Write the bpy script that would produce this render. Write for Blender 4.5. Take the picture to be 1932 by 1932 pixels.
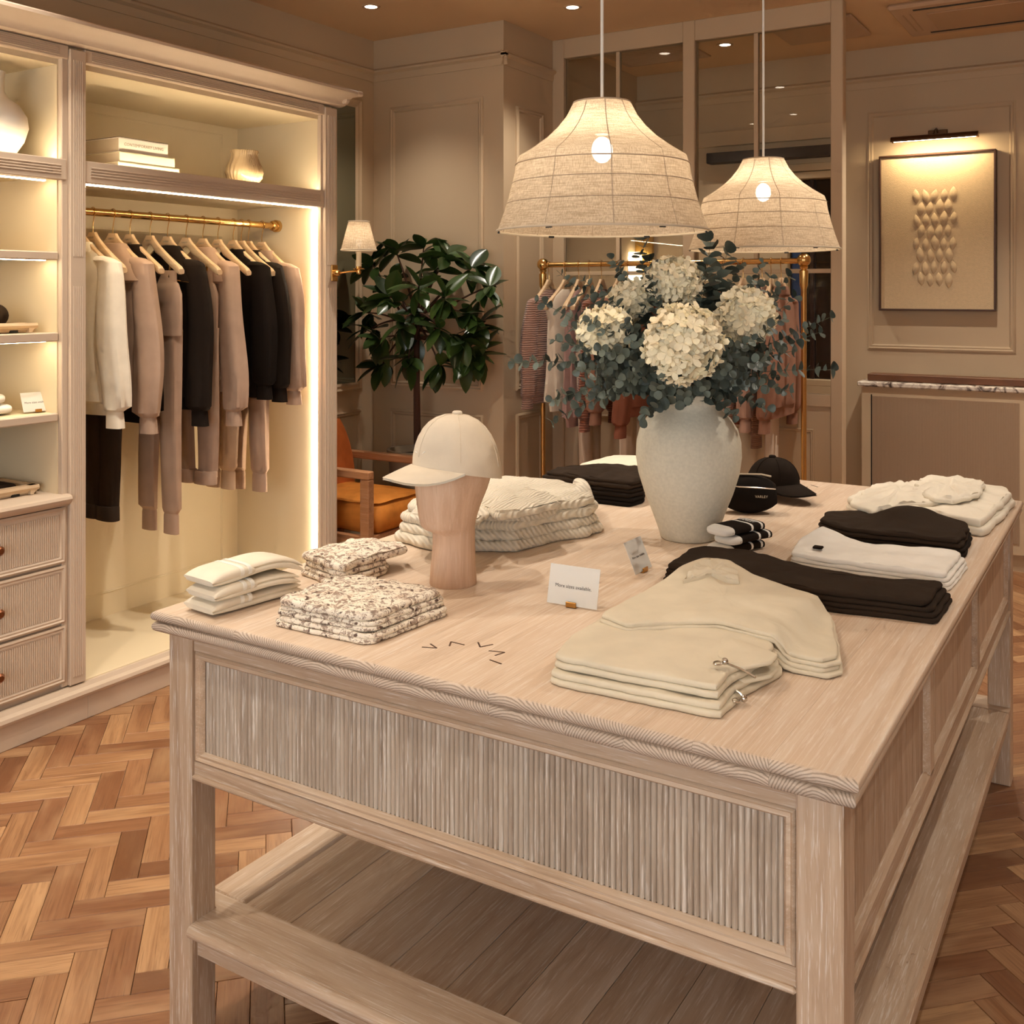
import bpy, bmesh, math, random
from mathutils import Vector, Matrix, noise

for o in list(bpy.data.objects):
    bpy.data.objects.remove(o, do_unlink=True)
SC = bpy.context.scene
COL = SC.collection
PI = math.pi

# ------------------------------------------------------------------ camera
F, HZ, H = 1944.0, 553.0, 1.575            # focal length and horizon in pixels of a 1932 frame, eye height
TH = math.atan(1194 / 1944)
cam = bpy.data.cameras.new('camera')
cam.sensor_width = 36.0
cam.lens = 36.0 * F / 1932.0
cam.shift_y = -(966.0 - HZ) / 1932.0
cam.clip_start = 0.05
camo = bpy.data.objects.new('camera', cam)
camo.location = (0, 0, H)
camo.rotation_euler = (PI / 2, 0, TH)
COL.objects.link(camo)
SC.camera = camo

# ------------------------------------------------------------------ world and exposure
w = bpy.data.worlds.new('world')
SC.world = w
w.use_nodes = True
w.node_tree.nodes['Background'].inputs[0].default_value = (0.05, 0.06, 0.09, 1)
w.node_tree.nodes['Background'].inputs[1].default_value = 0.3
SC.view_settings.view_transform = 'Standard'
SC.view_settings.look = 'None'
SC.view_settings.exposure = 0.06
SC.view_settings.gamma = 1.0
SC.view_settings.use_curve_mapping = False
SC.cycles.use_denoising = True
SC.cycles.use_adaptive_sampling = True
SC.cycles.adaptive_threshold = 0.1
SC.cycles.adaptive_min_samples = 12
SC.cycles.max_bounces = 5
SC.cycles.diffuse_bounces = 3
SC.cycles.glossy_bounces = 2
SC.cycles.transmission_bounces = 4
SC.cycles.transparent_max_bounces = 6
SC.cycles.sample_clamp_indirect = 4.0
SC.cycles.caustics_reflective = False
SC.cycles.caustics_refractive = False

DOWN_W, DOWN_C = 105.0, (1.0, 0.92, 0.80)      # ceiling downlights
LED_S, LED_C = 38.0, (1.0, 0.82, 0.56)         # shelf strips
PEND_W, PEND_C = 0.95, (1.0, 0.84, 0.64)      # pendant bulbs

day = bpy.data.lights.new('shopfront_daylight', 'AREA')      # daylight through the shop front behind the camera
day.shape = 'RECTANGLE'; day.size = 5.0; day.size_y = 2.3; day.energy = 118.0; day.color = (0.90, 0.96, 1.0)
dayo = bpy.data.objects.new('shopfront_daylight', day); COL.objects.link(dayo)
dayo.location = (0.2, -2.5, 1.5); dayo.rotation_euler = (PI / 2, 0, 0)

# ------------------------------------------------------------------ photo pixel -> place on a known plane
FW = Vector((-math.sin(TH), math.cos(TH), 0))
RT = Vector((math.cos(TH), math.sin(TH), 0))
CAM = Vector((0, 0, H))
def ray(px, py):
    return FW + RT * ((px - 966) / F) + Vector((0, 0, (HZ - py) / F))
def onx(px, py, x):
    d = ray(px, py); return CAM + d * (x / d.x)
def ony(px, py, y):
    d = ray(px, py); return CAM + d * (y / d.y)
def onz(px, py, z):
    d = ray(px, py); return CAM + d * ((z - H) / d.z)
def proj(p):
    q = Vector(p) - CAM; t = q.dot(FW)
    return 966 + F * q.dot(RT) / t, HZ - F * q.z / t, t

# ------------------------------------------------------------------ materials
def lin(h):
    h = h.lstrip('#'); r = []
    for i in (0, 2, 4):
        c = int(h[i:i + 2], 16) / 255
        r.append(c / 12.92 if c <= 0.04045 else ((c + 0.055) / 1.055) ** 2.4)
    return (*r, 1)
MATS = {}
class NT:
    def __init__(s, name):
        s.m = bpy.data.materials.new(name); s.m.use_nodes = True
        s.t = s.m.node_tree; s.b = s.t.nodes['Principled BSDF']; s.out = s.t.nodes['Material Output']
        MATS[name] = s.m
    def n(s, typ, **kw):
        x = s.t.nodes.new(typ)
        for k, v in kw.items():
            if k.startswith('i_'):
                key = k[2:]
                x.inputs[int(key) if key.isdigit() else key.replace('_', ' ')].default_value = v
            else:
                setattr(x, k, v)
        return x
    def l(s, a, b): s.t.links.new(a, b)
    def ramp(s, fac, stops):
        r = s.n('ShaderNodeValToRGB'); e = r.color_ramp.elements
        while len(e) < len(stops): e.new(0.5)
        for q, (p, c) in zip(e, stops): q.position = p; q.color = c
        s.l(fac, r.inputs[0]); return r.outputs[0]
    def mix(s, fac, a, b, mode='MIX'):
        x = s.n('ShaderNodeMix', data_type='RGBA', blend_type=mode)
        for v, i in ((fac, 0), (a, 6), (b, 7)):
            if isinstance(v, (int, float, tuple)): x.inputs[i].default_value = v
            else: s.l(v, x.inputs[i])
        return x.outputs[2]
    def bump(s, h, strength, dist=0.002):
        b = s.n('ShaderNodeBump'); b.inputs['Strength'].default_value = strength; b.inputs['Distance'].default_value = dist
        s.l(h, b.inputs['Height']); s.l(b.outputs[0], s.b.inputs['Normal'])
def S(**k): return k
def plain(name, col, rough=0.5, metal=0.0, spec=0.5, nscale=0, nbump=0, var=0.0, vscale=3.0, sheen=0.0, coat=0.0, dist=0.001):
    k = NT(name); c = lin(col)
    k.b.inputs['Roughness'].default_value = rough; k.b.inputs['Metallic'].default_value = metal
    k.b.inputs['Specular IOR Level'].default_value = spec
    k.b.inputs['Base Color'].default_value = c
    if coat: k.b.inputs['Coat Weight'].default_value = coat
    if sheen:
        k.b.inputs['Sheen Weight'].default_value = sheen; k.b.inputs['Sheen Roughness'].default_value = 0.5
    if nscale or var:
        tc = k.n('ShaderNodeTexCoord')
    if nscale:
        n = k.n('ShaderNodeTexNoise', i_Scale=nscale, i_Detail=3.0); k.l(tc.outputs['Object'], n.inputs['Vector'])
        k.bump(n.outputs[0], nbump, dist)
    if var:
        v = k.n('ShaderNodeTexNoise', i_Scale=vscale, i_Detail=4.0); k.l(tc.outputs['Object'], v.inputs['Vector'])
        d = tuple(x * (1 - var) for x in c[:3]) + (1,); u = tuple(min(1, x * (1 + var)) for x in c[:3]) + (1,)
        k.l(k.ramp(v.outputs[0], [(0.3, d), (0.7, u)]), k.b.inputs['Base Color'])
    return k.m
def emit(name, col, strength):
    k = NT(name); e = k.n('ShaderNodeEmission'); e.inputs[0].default_value = (*col, 1); e.inputs[1].default_value = strength
    k.l(e.outputs[0], k.out.inputs['Surface']); return k.m
def oak(name, axis, base, light, dark, lime=0.5, ring=False, rough=0.55, streak=0.45):
    """limed oak, grain along one axis of the object; every object gets its own piece of wood"""
    k = NT(name); k.b.inputs['Roughness'].default_value = rough; k.b.inputs['Specular IOR Level'].default_value = 0.3
    tc = k.n('ShaderNodeTexCoord'); oi = k.n('ShaderNodeObjectInfo')
    off = k.n('ShaderNodeVectorMath', operation='SCALE'); off.inputs[0].default_value = (3.1, 7.7, 5.3)
    k.l(oi.outputs['Random'], off.inputs['Scale'])
    add = k.n('ShaderNodeVectorMath', operation='ADD'); k.l(tc.outputs['Object'], add.inputs[0]); k.l(off.outputs[0], add.inputs[1])
    def stretched(a, b):
        s = [a, a, a]; s['XYZ'.index(axis)] = b
        mp = k.n('ShaderNodeMapping'); mp.inputs['Scale'].default_value = s
        k.l(add.outputs[0], mp.inputs[0]); return mp.outputs[0]
    n1 = k.n('ShaderNodeTexNoise', i_Scale=1.0, i_Detail=5.0, i_Roughness=0.6, i_Distortion=1.2); k.l(stretched(26, 1.6), n1.inputs['Vector'])
    col = k.ramp(n1.outputs[0], [(0.25, lin(dark)), (0.5, lin(base)), (0.75, lin(light))])
    n2 = k.n('ShaderNodeTexNoise', i_Scale=1.0, i_Detail=3.0, i_Roughness=0.7); k.l(stretched(230, 11), n2.inputs['Vector'])
    pores = k.ramp(n2.outputs[0], [(0.54, (0, 0, 0, 1)), (0.68, (lime, lime, lime, 1))])
    col = k.mix(pores, col, lin('#eadfd2'))
    n3 = k.n('ShaderNodeTexNoise', i_Scale=1.0, i_Detail=2.0); k.l(stretched(150, 5), n3.inputs['Vector'])
    col = k.mix(k.ramp(n3.outputs[0], [(0.6, (0, 0, 0, 1)), (0.72, (streak,) * 3 + (1,))]), col, lin(dark))
    if ring:
        sn1 = k.n('ShaderNodeMath', operation='MULTIPLY', i_1=91.0); k.l(oi.outputs['Random'], sn1.inputs[0])
        sn2 = k.n('ShaderNodeMath', operation='SINE'); k.l(sn1.outputs[0], sn2.inputs[0])
        sn3 = k.n('ShaderNodeMath', operation='MULTIPLY', i_1=0.09); k.l(sn2.outputs[0], sn3.inputs[0])
        cz_ = k.n('ShaderNodeMath', operation='MULTIPLY_ADD', i_1=0.11, i_2=0.015); k.l(oi.outputs['Random'], cz_.inputs[0])
        cmb = k.n('ShaderNodeCombineXYZ'); k.l(sn3.outputs[0], cmb.inputs[0]); k.l(cz_.outputs[0], cmb.inputs[2])
        sub = k.n('ShaderNodeVectorMath', operation='ADD'); k.l(tc.outputs['Object'], sub.inputs[0]); k.l(cmb.outputs[0], sub.inputs[1])
        wv = k.n('ShaderNodeTexWave', wave_type='RINGS', rings_direction=axis, i_Scale=70.0, i_Distortion=3.0, i_Detail=2.0)
        wv.inputs['Detail Scale'].default_value = 0.8
        sq = k.n('ShaderNodeMapping'); s = [1, 1, 1]; s['XYZ'.index(axis)] = 0.04; sq.inputs['Scale'].default_value = s
        k.l(sub.outputs[0], sq.inputs[0]); k.l(sq.outputs[0], wv.inputs['Vector'])
        # the ring lines show dark on the cut ends and pale along the board
        ge = k.n('ShaderNodeNewGeometry'); sx = k.n('ShaderNodeSeparateXYZ'); k.l(ge.outputs['True Normal'], sx.inputs[0])
        ab = k.n('ShaderNodeMath', operation='ABSOLUTE'); k.l(sx.outputs['XYZ'.index(axis)], ab.inputs[0])
        line = k.ramp(wv.outputs[0], [(0.15, (1, 1, 1, 1)), (0.55, (0, 0, 0, 1))])
        e = k.n('ShaderNodeMath', operation='MULTIPLY'); k.l(line, e.inputs[0])
        er = k.ramp(ab.outputs[0], [(0.08, (0, 0, 0, 1)), (0.5, (0.6, 0.6, 0.6, 1))]); k.l(er, e.inputs[1])
        endc = k.mix(er, col, lin('#cbb9a8')); col = k.mix(e.outputs[0], endc, lin('#7b6453'))
        tp = k.n('ShaderNodeMath', operation='MULTIPLY'); k.l(k.ramp(wv.outputs[0], [(0.9, (0, 0, 0, 1)), (0.98, (0.25, 0.25, 0.25, 1))]), tp.inputs[0])
        k.l(k.ramp(ab.outputs[0], [(0.05, (1, 1, 1, 1)), (0.3, (0, 0, 0, 1))]), tp.inputs[1])
        col = k.mix(tp.outputs[0], col, lin('#eadfd2'))
    tone = k.n('ShaderNodeMapRange', i_3=0.9, i_4=1.07); k.l(oi.outputs['Random'], tone.inputs[0])
    hv = k.n('ShaderNodeHueSaturation'); k.l(tone.outputs[0], hv.inputs['Value']); k.l(col, hv.inputs['Color'])
    k.l(hv.outputs[0], k.b.inputs['Base Color'])
    k.bump(n2.outputs[0], 0.25, 0.001)
    return k.m
def parquet(name, island):
    k = NT(name); k.b.inputs['Specular IOR Level'].default_value = 0.45
    uv = k.n('ShaderNodeUVMap'); uv.uv_map = 'UVMap'
    if island: r = k.n('ShaderNodeNewGeometry').outputs['Random Per Island']
    else: r = k.n('ShaderNodeObjectInfo').outputs['Random']
    off = k.n('ShaderNodeVectorMath', operation='SCALE'); off.inputs[0].default_value = (13.1, 17.7, 5.3); k.l(r, off.inputs['Scale'])
    add = k.n('ShaderNodeVectorMath', operation='ADD'); k.l(uv.outputs[0], add.inputs[0]); k.l(off.outputs[0], add.inputs[1])
    def st(a, b, d, dist=0.0, rough=0.6):
        mp = k.n('ShaderNodeMapping'); mp.inputs['Scale'].default_value = (b, a, 1); k.l(add.outputs[0], mp.inputs[0])
        n = k.n('ShaderNodeTexNoise', i_Scale=1.0, i_Detail=d, i_Distortion=dist, i_Roughness=rough); k.l(mp.outputs[0], n.inputs['Vector']); return n.outputs[0]
    tone = k.ramp(r, [(0.0, lin('#734b2f')), (0.25, lin('#85593b')), (0.5, lin('#966a48')), (0.75, lin('#a37853')), (1.0, lin('#b48a61'))])
    col = k.mix(k.ramp(st(34, 2.2, 4, 1.5), [(0.35, (0.55, 0.55, 0.55, 1)), (0.6, (0, 0, 0, 1))]), tone, lin('#6e4225'))
    col = k.mix(k.ramp(st(300, 7, 2), [(0.58, (0, 0, 0, 1)), (0.7, (0.55, 0.55, 0.55, 1))]), col, lin('#58341d'))
    col = k.mix(k.ramp(st(9, 3, 3), [(0.5, (0, 0, 0, 1)), (0.75, (0.3, 0.3, 0.3, 1))]), col, lin('#d8b286'))
    k.l(col, k.b.inputs['Base Color'])
    k.l(k.ramp(st(20, 4, 3), [(0.3, (0.3,) * 3 + (1,)), (0.7, (0.46,) * 3 + (1,))]), k.b.inputs['Roughness'])
    k.bump(st(300, 7, 2), 0.15, 0.0006)
    return k.m
def fabric(name, col, var=0.06, weave=900, bump=0.25, sheen=0.3, rough=0.9, spec=0.1, crease=0.3):
    k = NT(name); c = lin(col); tc = k.n('ShaderNodeTexCoord')
    k.b.inputs['Roughness'].default_value = rough; k.b.inputs['Specular IOR Level'].default_value = spec
    k.b.inputs['Sheen Weight'].default_value = sheen; k.b.inputs['Sheen Roughness'].default_value = 0.4
    k.b.inputs['Sheen Tint'].default_value = c
    n = k.n('ShaderNodeTexNoise', i_Scale=14.0, i_Detail=5.0); k.l(tc.outputs['Object'], n.inputs['Vector'])
    d = tuple(x * (1 - var) for x in c[:3]) + (1,); u = tuple(min(1, x * (1 + var)) for x in c[:3]) + (1,)
    k.l(k.ramp(n.outputs[0], [(0.3, d), (0.7, u)]), k.b.inputs['Base Color'])
    f = k.n('ShaderNodeTexNoise', i_Scale=weave, i_Detail=2.0); k.l(tc.outputs['Object'], f.inputs['Vector'])
    wr = k.n('ShaderNodeTexNoise', i_Scale=7.0, i_Detail=1.5, i_Distortion=0.5); k.l(tc.outputs['Object'], wr.inputs['Vector'])
    b1 = k.n('ShaderNodeBump'); b1.inputs['Strength'].default_value = crease; b1.inputs['Distance'].default_value = 0.03; k.l(wr.outputs[0], b1.inputs['Height'])
    k.bump(f.outputs[0], bump, 0.0015)
    bn = [x for x in k.t.nodes if x.bl_idname == 'ShaderNodeBump'][-1]; k.l(b1.outputs[0], bn.inputs['Normal'])
    return k.m
def ribbed(name, col, scale, direction, bump=0.6, var=0.08, dist=0.004):
    k = NT(name); c = lin(col); tc = k.n('ShaderNodeTexCoord')
    k.b.inputs['Roughness'].default_value = 0.95; k.b.inputs['Specular IOR Level'].default_value = 0.1
    k.b.inputs['Sheen Weight'].default_value = 0.3
    wv = k.n('ShaderNodeTexWave', wave_type='BANDS', bands_direction=direction, i_Scale=scale, i_Distortion=2.0, i_Detail=1.0)
    wv.inputs['Detail Scale'].default_value = 1.2
    k.l(tc.outputs['Object'], wv.inputs['Vector'])
    d = tuple(x * (1 - 2.2 * var) for x in c[:3]) + (1,)
    k.l(k.ramp(wv.outputs[0], [(0.1, d), (0.6, c)]), k.b.inputs['Base Color'])
    k.bump(wv.outputs[0], bump, dist)
    return k.m
def leopard(name):
    k = NT(name); tc = k.n('ShaderNodeTexCoord')
    k.b.inputs['Roughness'].default_value = 0.9; k.b.inputs['Specular IOR Level'].default_value = 0.1
    n0 = k.n('ShaderNodeTexNoise', i_Scale=45.0, i_Detail=2.0); k.l(tc.outputs['Object'], n0.inputs['Vector'])
    mv = k.n('ShaderNodeVectorMath', operation='SCALE', i_Scale=0.03); k.l(n0.outputs['Color'], mv.inputs[0])
    ad = k.n('ShaderNodeVectorMath', operation='ADD'); k.l(tc.outputs['Object'], ad.inputs[0]); k.l(mv.outputs[0], ad.inputs[1])
    a = k.n('ShaderNodeTexVoronoi', feature='F1', i_Scale=52.0); k.l(ad.outputs[0], a.inputs['Vector'])
    n1 = k.n('ShaderNodeTexNoise', i_Scale=75.0, i_Detail=4.0, i_Roughness=0.7, i_Distortion=1.0); k.l(ad.outputs[0], n1.inputs['Vector'])
    n2 = k.n('ShaderNodeTexNoise', i_Scale=38.0, i_Detail=3.0); k.l(tc.outputs['Object'], n2.inputs['Vector'])
    col = k.mix(k.ramp(n2.outputs[0], [(0.5, (0, 0, 0, 1)), (0.7, (0.6, 0.6, 0.6, 1))]), lin('#efe3d0'), lin('#c4a58c'))
    col = k.mix(k.ramp(n1.outputs[0], [(0.5, (0, 0, 0, 1)), (0.56, (0.8, 0.8, 0.8, 1))]), col, lin('#84695a'))
    col = k.mix(k.ramp(a.outputs[0], [(0.16, (0.95, 0.95, 0.95, 1)), (0.27, (0, 0, 0, 1))]), col, lin('#5a463d'))
    k.l(col, k.b.inputs['Base Color'])
    return k.m
def linen(name):
    """open-weave lamp linen: light comes through it, and the bulb glints between the threads"""
    k = NT(name); tc = k.n('ShaderNodeTexCoord')
    mp = k.n('ShaderNodeMapping'); mp.inputs['Scale'].default_value = (420, 420, 60); k.l(tc.outputs['Object'], mp.inputs[0])
    n = k.n('ShaderNodeTexNoise', i_Scale=1.0, i_Detail=3.0); k.l(mp.outputs[0], n.inputs['Vector'])
    mp2 = k.n('ShaderNodeMapping'); mp2.inputs['Scale'].default_value = (30, 30, 420); k.l(tc.outputs['Object'], mp2.inputs[0])
    n2 = k.n('ShaderNodeTexNoise', i_Scale=1.0, i_Detail=3.0); k.l(mp2.outputs[0], n2.inputs['Vector'])
    mm = k.n('ShaderNodeMath', operation='MULTIPLY'); k.l(n.outputs[0], mm.inputs[0]); k.l(n2.outputs[0], mm.inputs[1])
    col = k.ramp(mm.outputs[0], [(0.14, lin('#bda88d')), (0.36, lin('#e3d3ba'))])
    d = k.n('ShaderNodeBsdfDiffuse'); k.l(col, d.inputs[0])
    t = k.n('ShaderNodeBsdfTranslucent'); k.l(col, t.inputs[0])
    a = k.n('ShaderNodeMixShader', i_0=0.45); k.l(d.outputs[0], a.inputs[1]); k.l(t.outputs[0], a.inputs[2])
    tr = k.n('ShaderNodeBsdfTransparent')
    b = k.n('ShaderNodeMixShader', i_0=0.035); k.l(a.outputs[0], b.inputs[1]); k.l(tr.outputs[0], b.inputs[2])
    k.l(b.outputs[0], k.out.inputs['Surface'])
    return k.m
def leafmat(name, c1, c2, rough, trans=0.15):
    k = NT(name); oi = k.n('ShaderNodeObjectInfo')
    col = k.ramp(oi.outputs['Random'], [(0.0, lin(c1)), (1.0, lin(c2))])
    k.l(col, k.b.inputs['Base Color']); k.b.inputs['Roughness'].default_value = rough
    t = k.n('ShaderNodeBsdfTranslucent'); k.l(col, t.inputs[0])
    m = k.n('ShaderNodeMixShader', i_0=trans); k.l(k.b.outputs[0], m.inputs[1]); k.l(t.outputs[0], m.inputs[2])
    k.l(m.outputs[0], k.out.inputs['Surface'])
    return k.m
def glassmat(name, tint=(0.97, 0.97, 0.95), refl=1.0):
    k = NT(name)
    tr = k.n('ShaderNodeBsdfTransparent'); tr.inputs[0].default_value = (*tint, 1)
    gl = k.n('ShaderNodeBsdfGlossy', i_Roughness=0.01)
    fr = k.n('ShaderNodeFresnel', i_IOR=1.45)
    m = k.n('ShaderNodeMixShader'); k.l(fr.outputs[0], m.inputs[0]); k.l(tr.outputs[0], m.inputs[1]); k.l(gl.outputs[0], m.inputs[2])
    k.l(m.outputs[0], k.out.inputs['Surface'])
    return k.m
def marble(name):
    k = NT(name); tc = k.n('ShaderNodeTexCoord'); k.b.inputs['Roughness'].default_value = 0.25
    n = k.n('ShaderNodeTexNoise', i_Scale=9.0, i_Detail=6.0, i_Distortion=2.5); k.l(tc.outputs['Object'], n.inputs['Vector'])
    k.l(k.ramp(n.outputs[0], [(0.36, lin('#4b3f3a')), (0.47, lin('#b9a697')), (0.56, lin('#e6d9c8')), (0.75, lin('#d5c5b2'))]), k.b.inputs['Base Color'])
    return k.m

OAKC = dict(base='#c4a88d', light='#d2bca5', dark='#aa8d73', streak=0.35)
oak('oak_x', 'X', **OAKC); oak('oak_y', 'Y', **OAKC); oak('oak_z', 'Z', lime=0.75, **OAKC)
oak('oak_reed', 'Z', base='#bfac98', light='#d2c6b6', dark='#a18d7a', lime=0.9)
oak('oak_top', 'Y', base='#d3b99f', light='#dbc6af', dark='#c5aa90', lime=0.45, ring=True, streak=0.12)
oak('oak_top_x', 'X', base='#c9ae93', light='#d6c0a8', dark='#b2967b', lime=0.4)
oak('head_wood', 'Z', base='#d2b095', light='#dcbfa6', dark='#bf9b80', lime=0.15)
oak('hanger_wood', 'X', base='#d9b88f', light='#e5c9a4', dark='#c9a57b', lime=0.1, rough=0.4)
oak('chair_wood', 'X', base='#a9764f', light='#bb8a62', dark='#8d5d3b', lime=0.1)
oak('tray_wood', 'Y', base='#d8bb97', light='#e6cfae', dark='#c4a27b', lime=0.1)
parquet('parquet', False); parquet('parquet_far', True)
plain('wall_paint', '#ccb393', 0.75, spec=0.2, nscale=260, nbump=0.08)
plain('ceiling_paint', '#e8c59c', 0.8, spec=0.15, nscale=200, nbump=0.05)
plain('cabinet_paint', '#d0bba4', 0.5, spec=0.35, nscale=300, nbump=0.05)
plain('cabinet_inside', '#e6d3b0', 0.55, spec=0.3)
plain('groove_paint', '#cbb59d', 0.6)
plain('brass', '#e2b877', 0.22, metal=1.0); plain('brass_dull', '#b98a4c', 0.32, metal=1.0); plain('bronze', '#5d4028', 0.4, metal=0.8)
plain('steel', '#cfcac2', 0.22, metal=1.0); plain('wire_brass', '#dcb272', 0.25, metal=1.0)
plain('white_card', '#dedad2', 0.7); plain('ink', '#4a4038', 0.8); plain('print_grey', '#a0907c', 0.8)
plain('black_part', '#15120f', 0.5); plain('dark_slot', '#221812', 0.8)
plain('knob', '#7d4a2a', 0.35, metal=0.6)
plain('plastic_cream', '#cba988', 0.55); plain('plastic_panel', '#bf9c7b', 0.6)
plain('white_cord', '#e9e2d6', 0.6); plain('candle', '#efdcb8', 0.5)
plain('vase_stone', '#d9d1be', 0.85, spec=0.2, nscale=220, nbump=0.35, var=0.06, vscale=120)
plain('vase_white', '#ece2d2', 0.6); plain('fluted_clay', '#cdb187', 0.18, coat=0.4)
plain('book_white', '#e9dccb', 0.6); plain('book_cream', '#ecdcb6', 0.6); plain('paper', '#d9c4a6', 0.9); plain('book_dark', '#4a3320', 0.6)
plain('frame_dark', '#4a2c1a', 0.45); plain('canvas', '#d3b791', 0.95, nscale=180, nbump=0.6, var=0.05, vscale=60, dist=0.003)
plain('wood_brown', '#6b4023', 0.45, var=0.2, vscale=9)
plain('pot_clay', '#8a7862', 0.7); plain('soil', '#2a2018', 0.95); plain('bark', '#4a2c1a', 0.8, nscale=60, nbump=0.4)
plain('stem_green', '#5f6552', 0.7); plain('stem_brown', '#4d3a28', 0.8)
plain('mirror', '#9aa094', 0.03, metal=1.0)
plain('night_glass', '#0b0806', 0.08, spec=0.6); plain('night_wood', '#2a1710', 0.4); plain('blue_cloth', '#26406a', 0.8)
plain('inlay', '#4d3220', 0.5); plain('zip_black', '#242424', 0.4); plain('curtain', '#d8c7ae', 0.9)
plain('print_pink', '#9a4658', 0.8, var=0.5, vscale=22); plain('print_paper', '#eddfb6', 0.8); plain('gold_frame', '#c9a35c', 0.3, metal=0.9)
marble('marble'); glassmat('pane_glass')
linen('lamp_linen'); linen('sconce_linen'); plain('lamp_rib', '#bda68c', 0.7)
emit('led', LED_C, LED_S); emit('led_side', (1.0, 0.86, 0.64), 40.0)
emit('bulb', (1.0, 0.85, 0.66), 60.0); emit('bulb_dim', (1.0, 0.82, 0.6), 4.0); emit('downlight_glow', (1.0, 0.85, 0.66), 14.0); emit('far_lamp', (1.0, 0.8, 0.5), 6.0); emit('picture_led', (1.0, 0.8, 0.5), 25.0)
fabric('f_cream', '#e9dcc6'); fabric('f_ivory', '#efe5d2'); fabric('f_sand', '#d9ccb4'); fabric('f_taupe', '#b3968080'[:7]); fabric('f_taupe2', '#a98d78')
fabric('f_black', '#231b15', sheen=0.05); fabric('f_black2', '#1c1612', sheen=0.05); fabric('f_brownblack', '#33281f', sheen=0.08)
fabric('f_rose', '#a98674'); fabric('f_pink', '#b8968e'); fabric('f_terra', '#84513e'); fabric('f_clay', '#936b57'); fabric('f_blush', '#d3bea8')
fabric('f_tan', '#bfa184'); fabric('f_hem', '#cfc0a8'); fabric('f_stripe', '#f4eee2'); fabric('f_white', '#f2ece2')
fabric('velvet', '#cf8238', var=0.15, sheen=0.8, rough=0.7); fabric('velvet_dark', '#b4602f', var=0.15, sheen=0.8, rough=0.7)
fabric('f_cap', '#dfd0ba', weave=700, crease=0.12); fabric('f_petal', '#fff0d0', var=0.04, bump=0.1, sheen=0.0, crease=0.0)
ribbed('knit_cream', '#ebdfca', 30.0, 'DIAGONAL', 0.7, 0.05); ribbed('knit_cream2', '#eaddc6', 34.0, 'X', 0.7, 0.05)
ribbed('knit_rose', '#ad8877', 26.0, 'Z', 0.9, 0.14); ribbed('knit_terra', '#8f5b47', 24.0, 'Z', 0.9, 0.16); ribbed('knit_blush', '#b38b76', 30.0, 'Z', 0.8, 0.12)
ribbed('flute_paint', '#b39578', 90.0, 'X', 0.5, 0.05)
leopard('leopard')
leafmat('ficus_leaf', '#1c2a12', '#3d5224', 0.28, 0.08); leafmat('euca_leaf', '#29322d', '#79857b', 0.5, 0.12)

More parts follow.
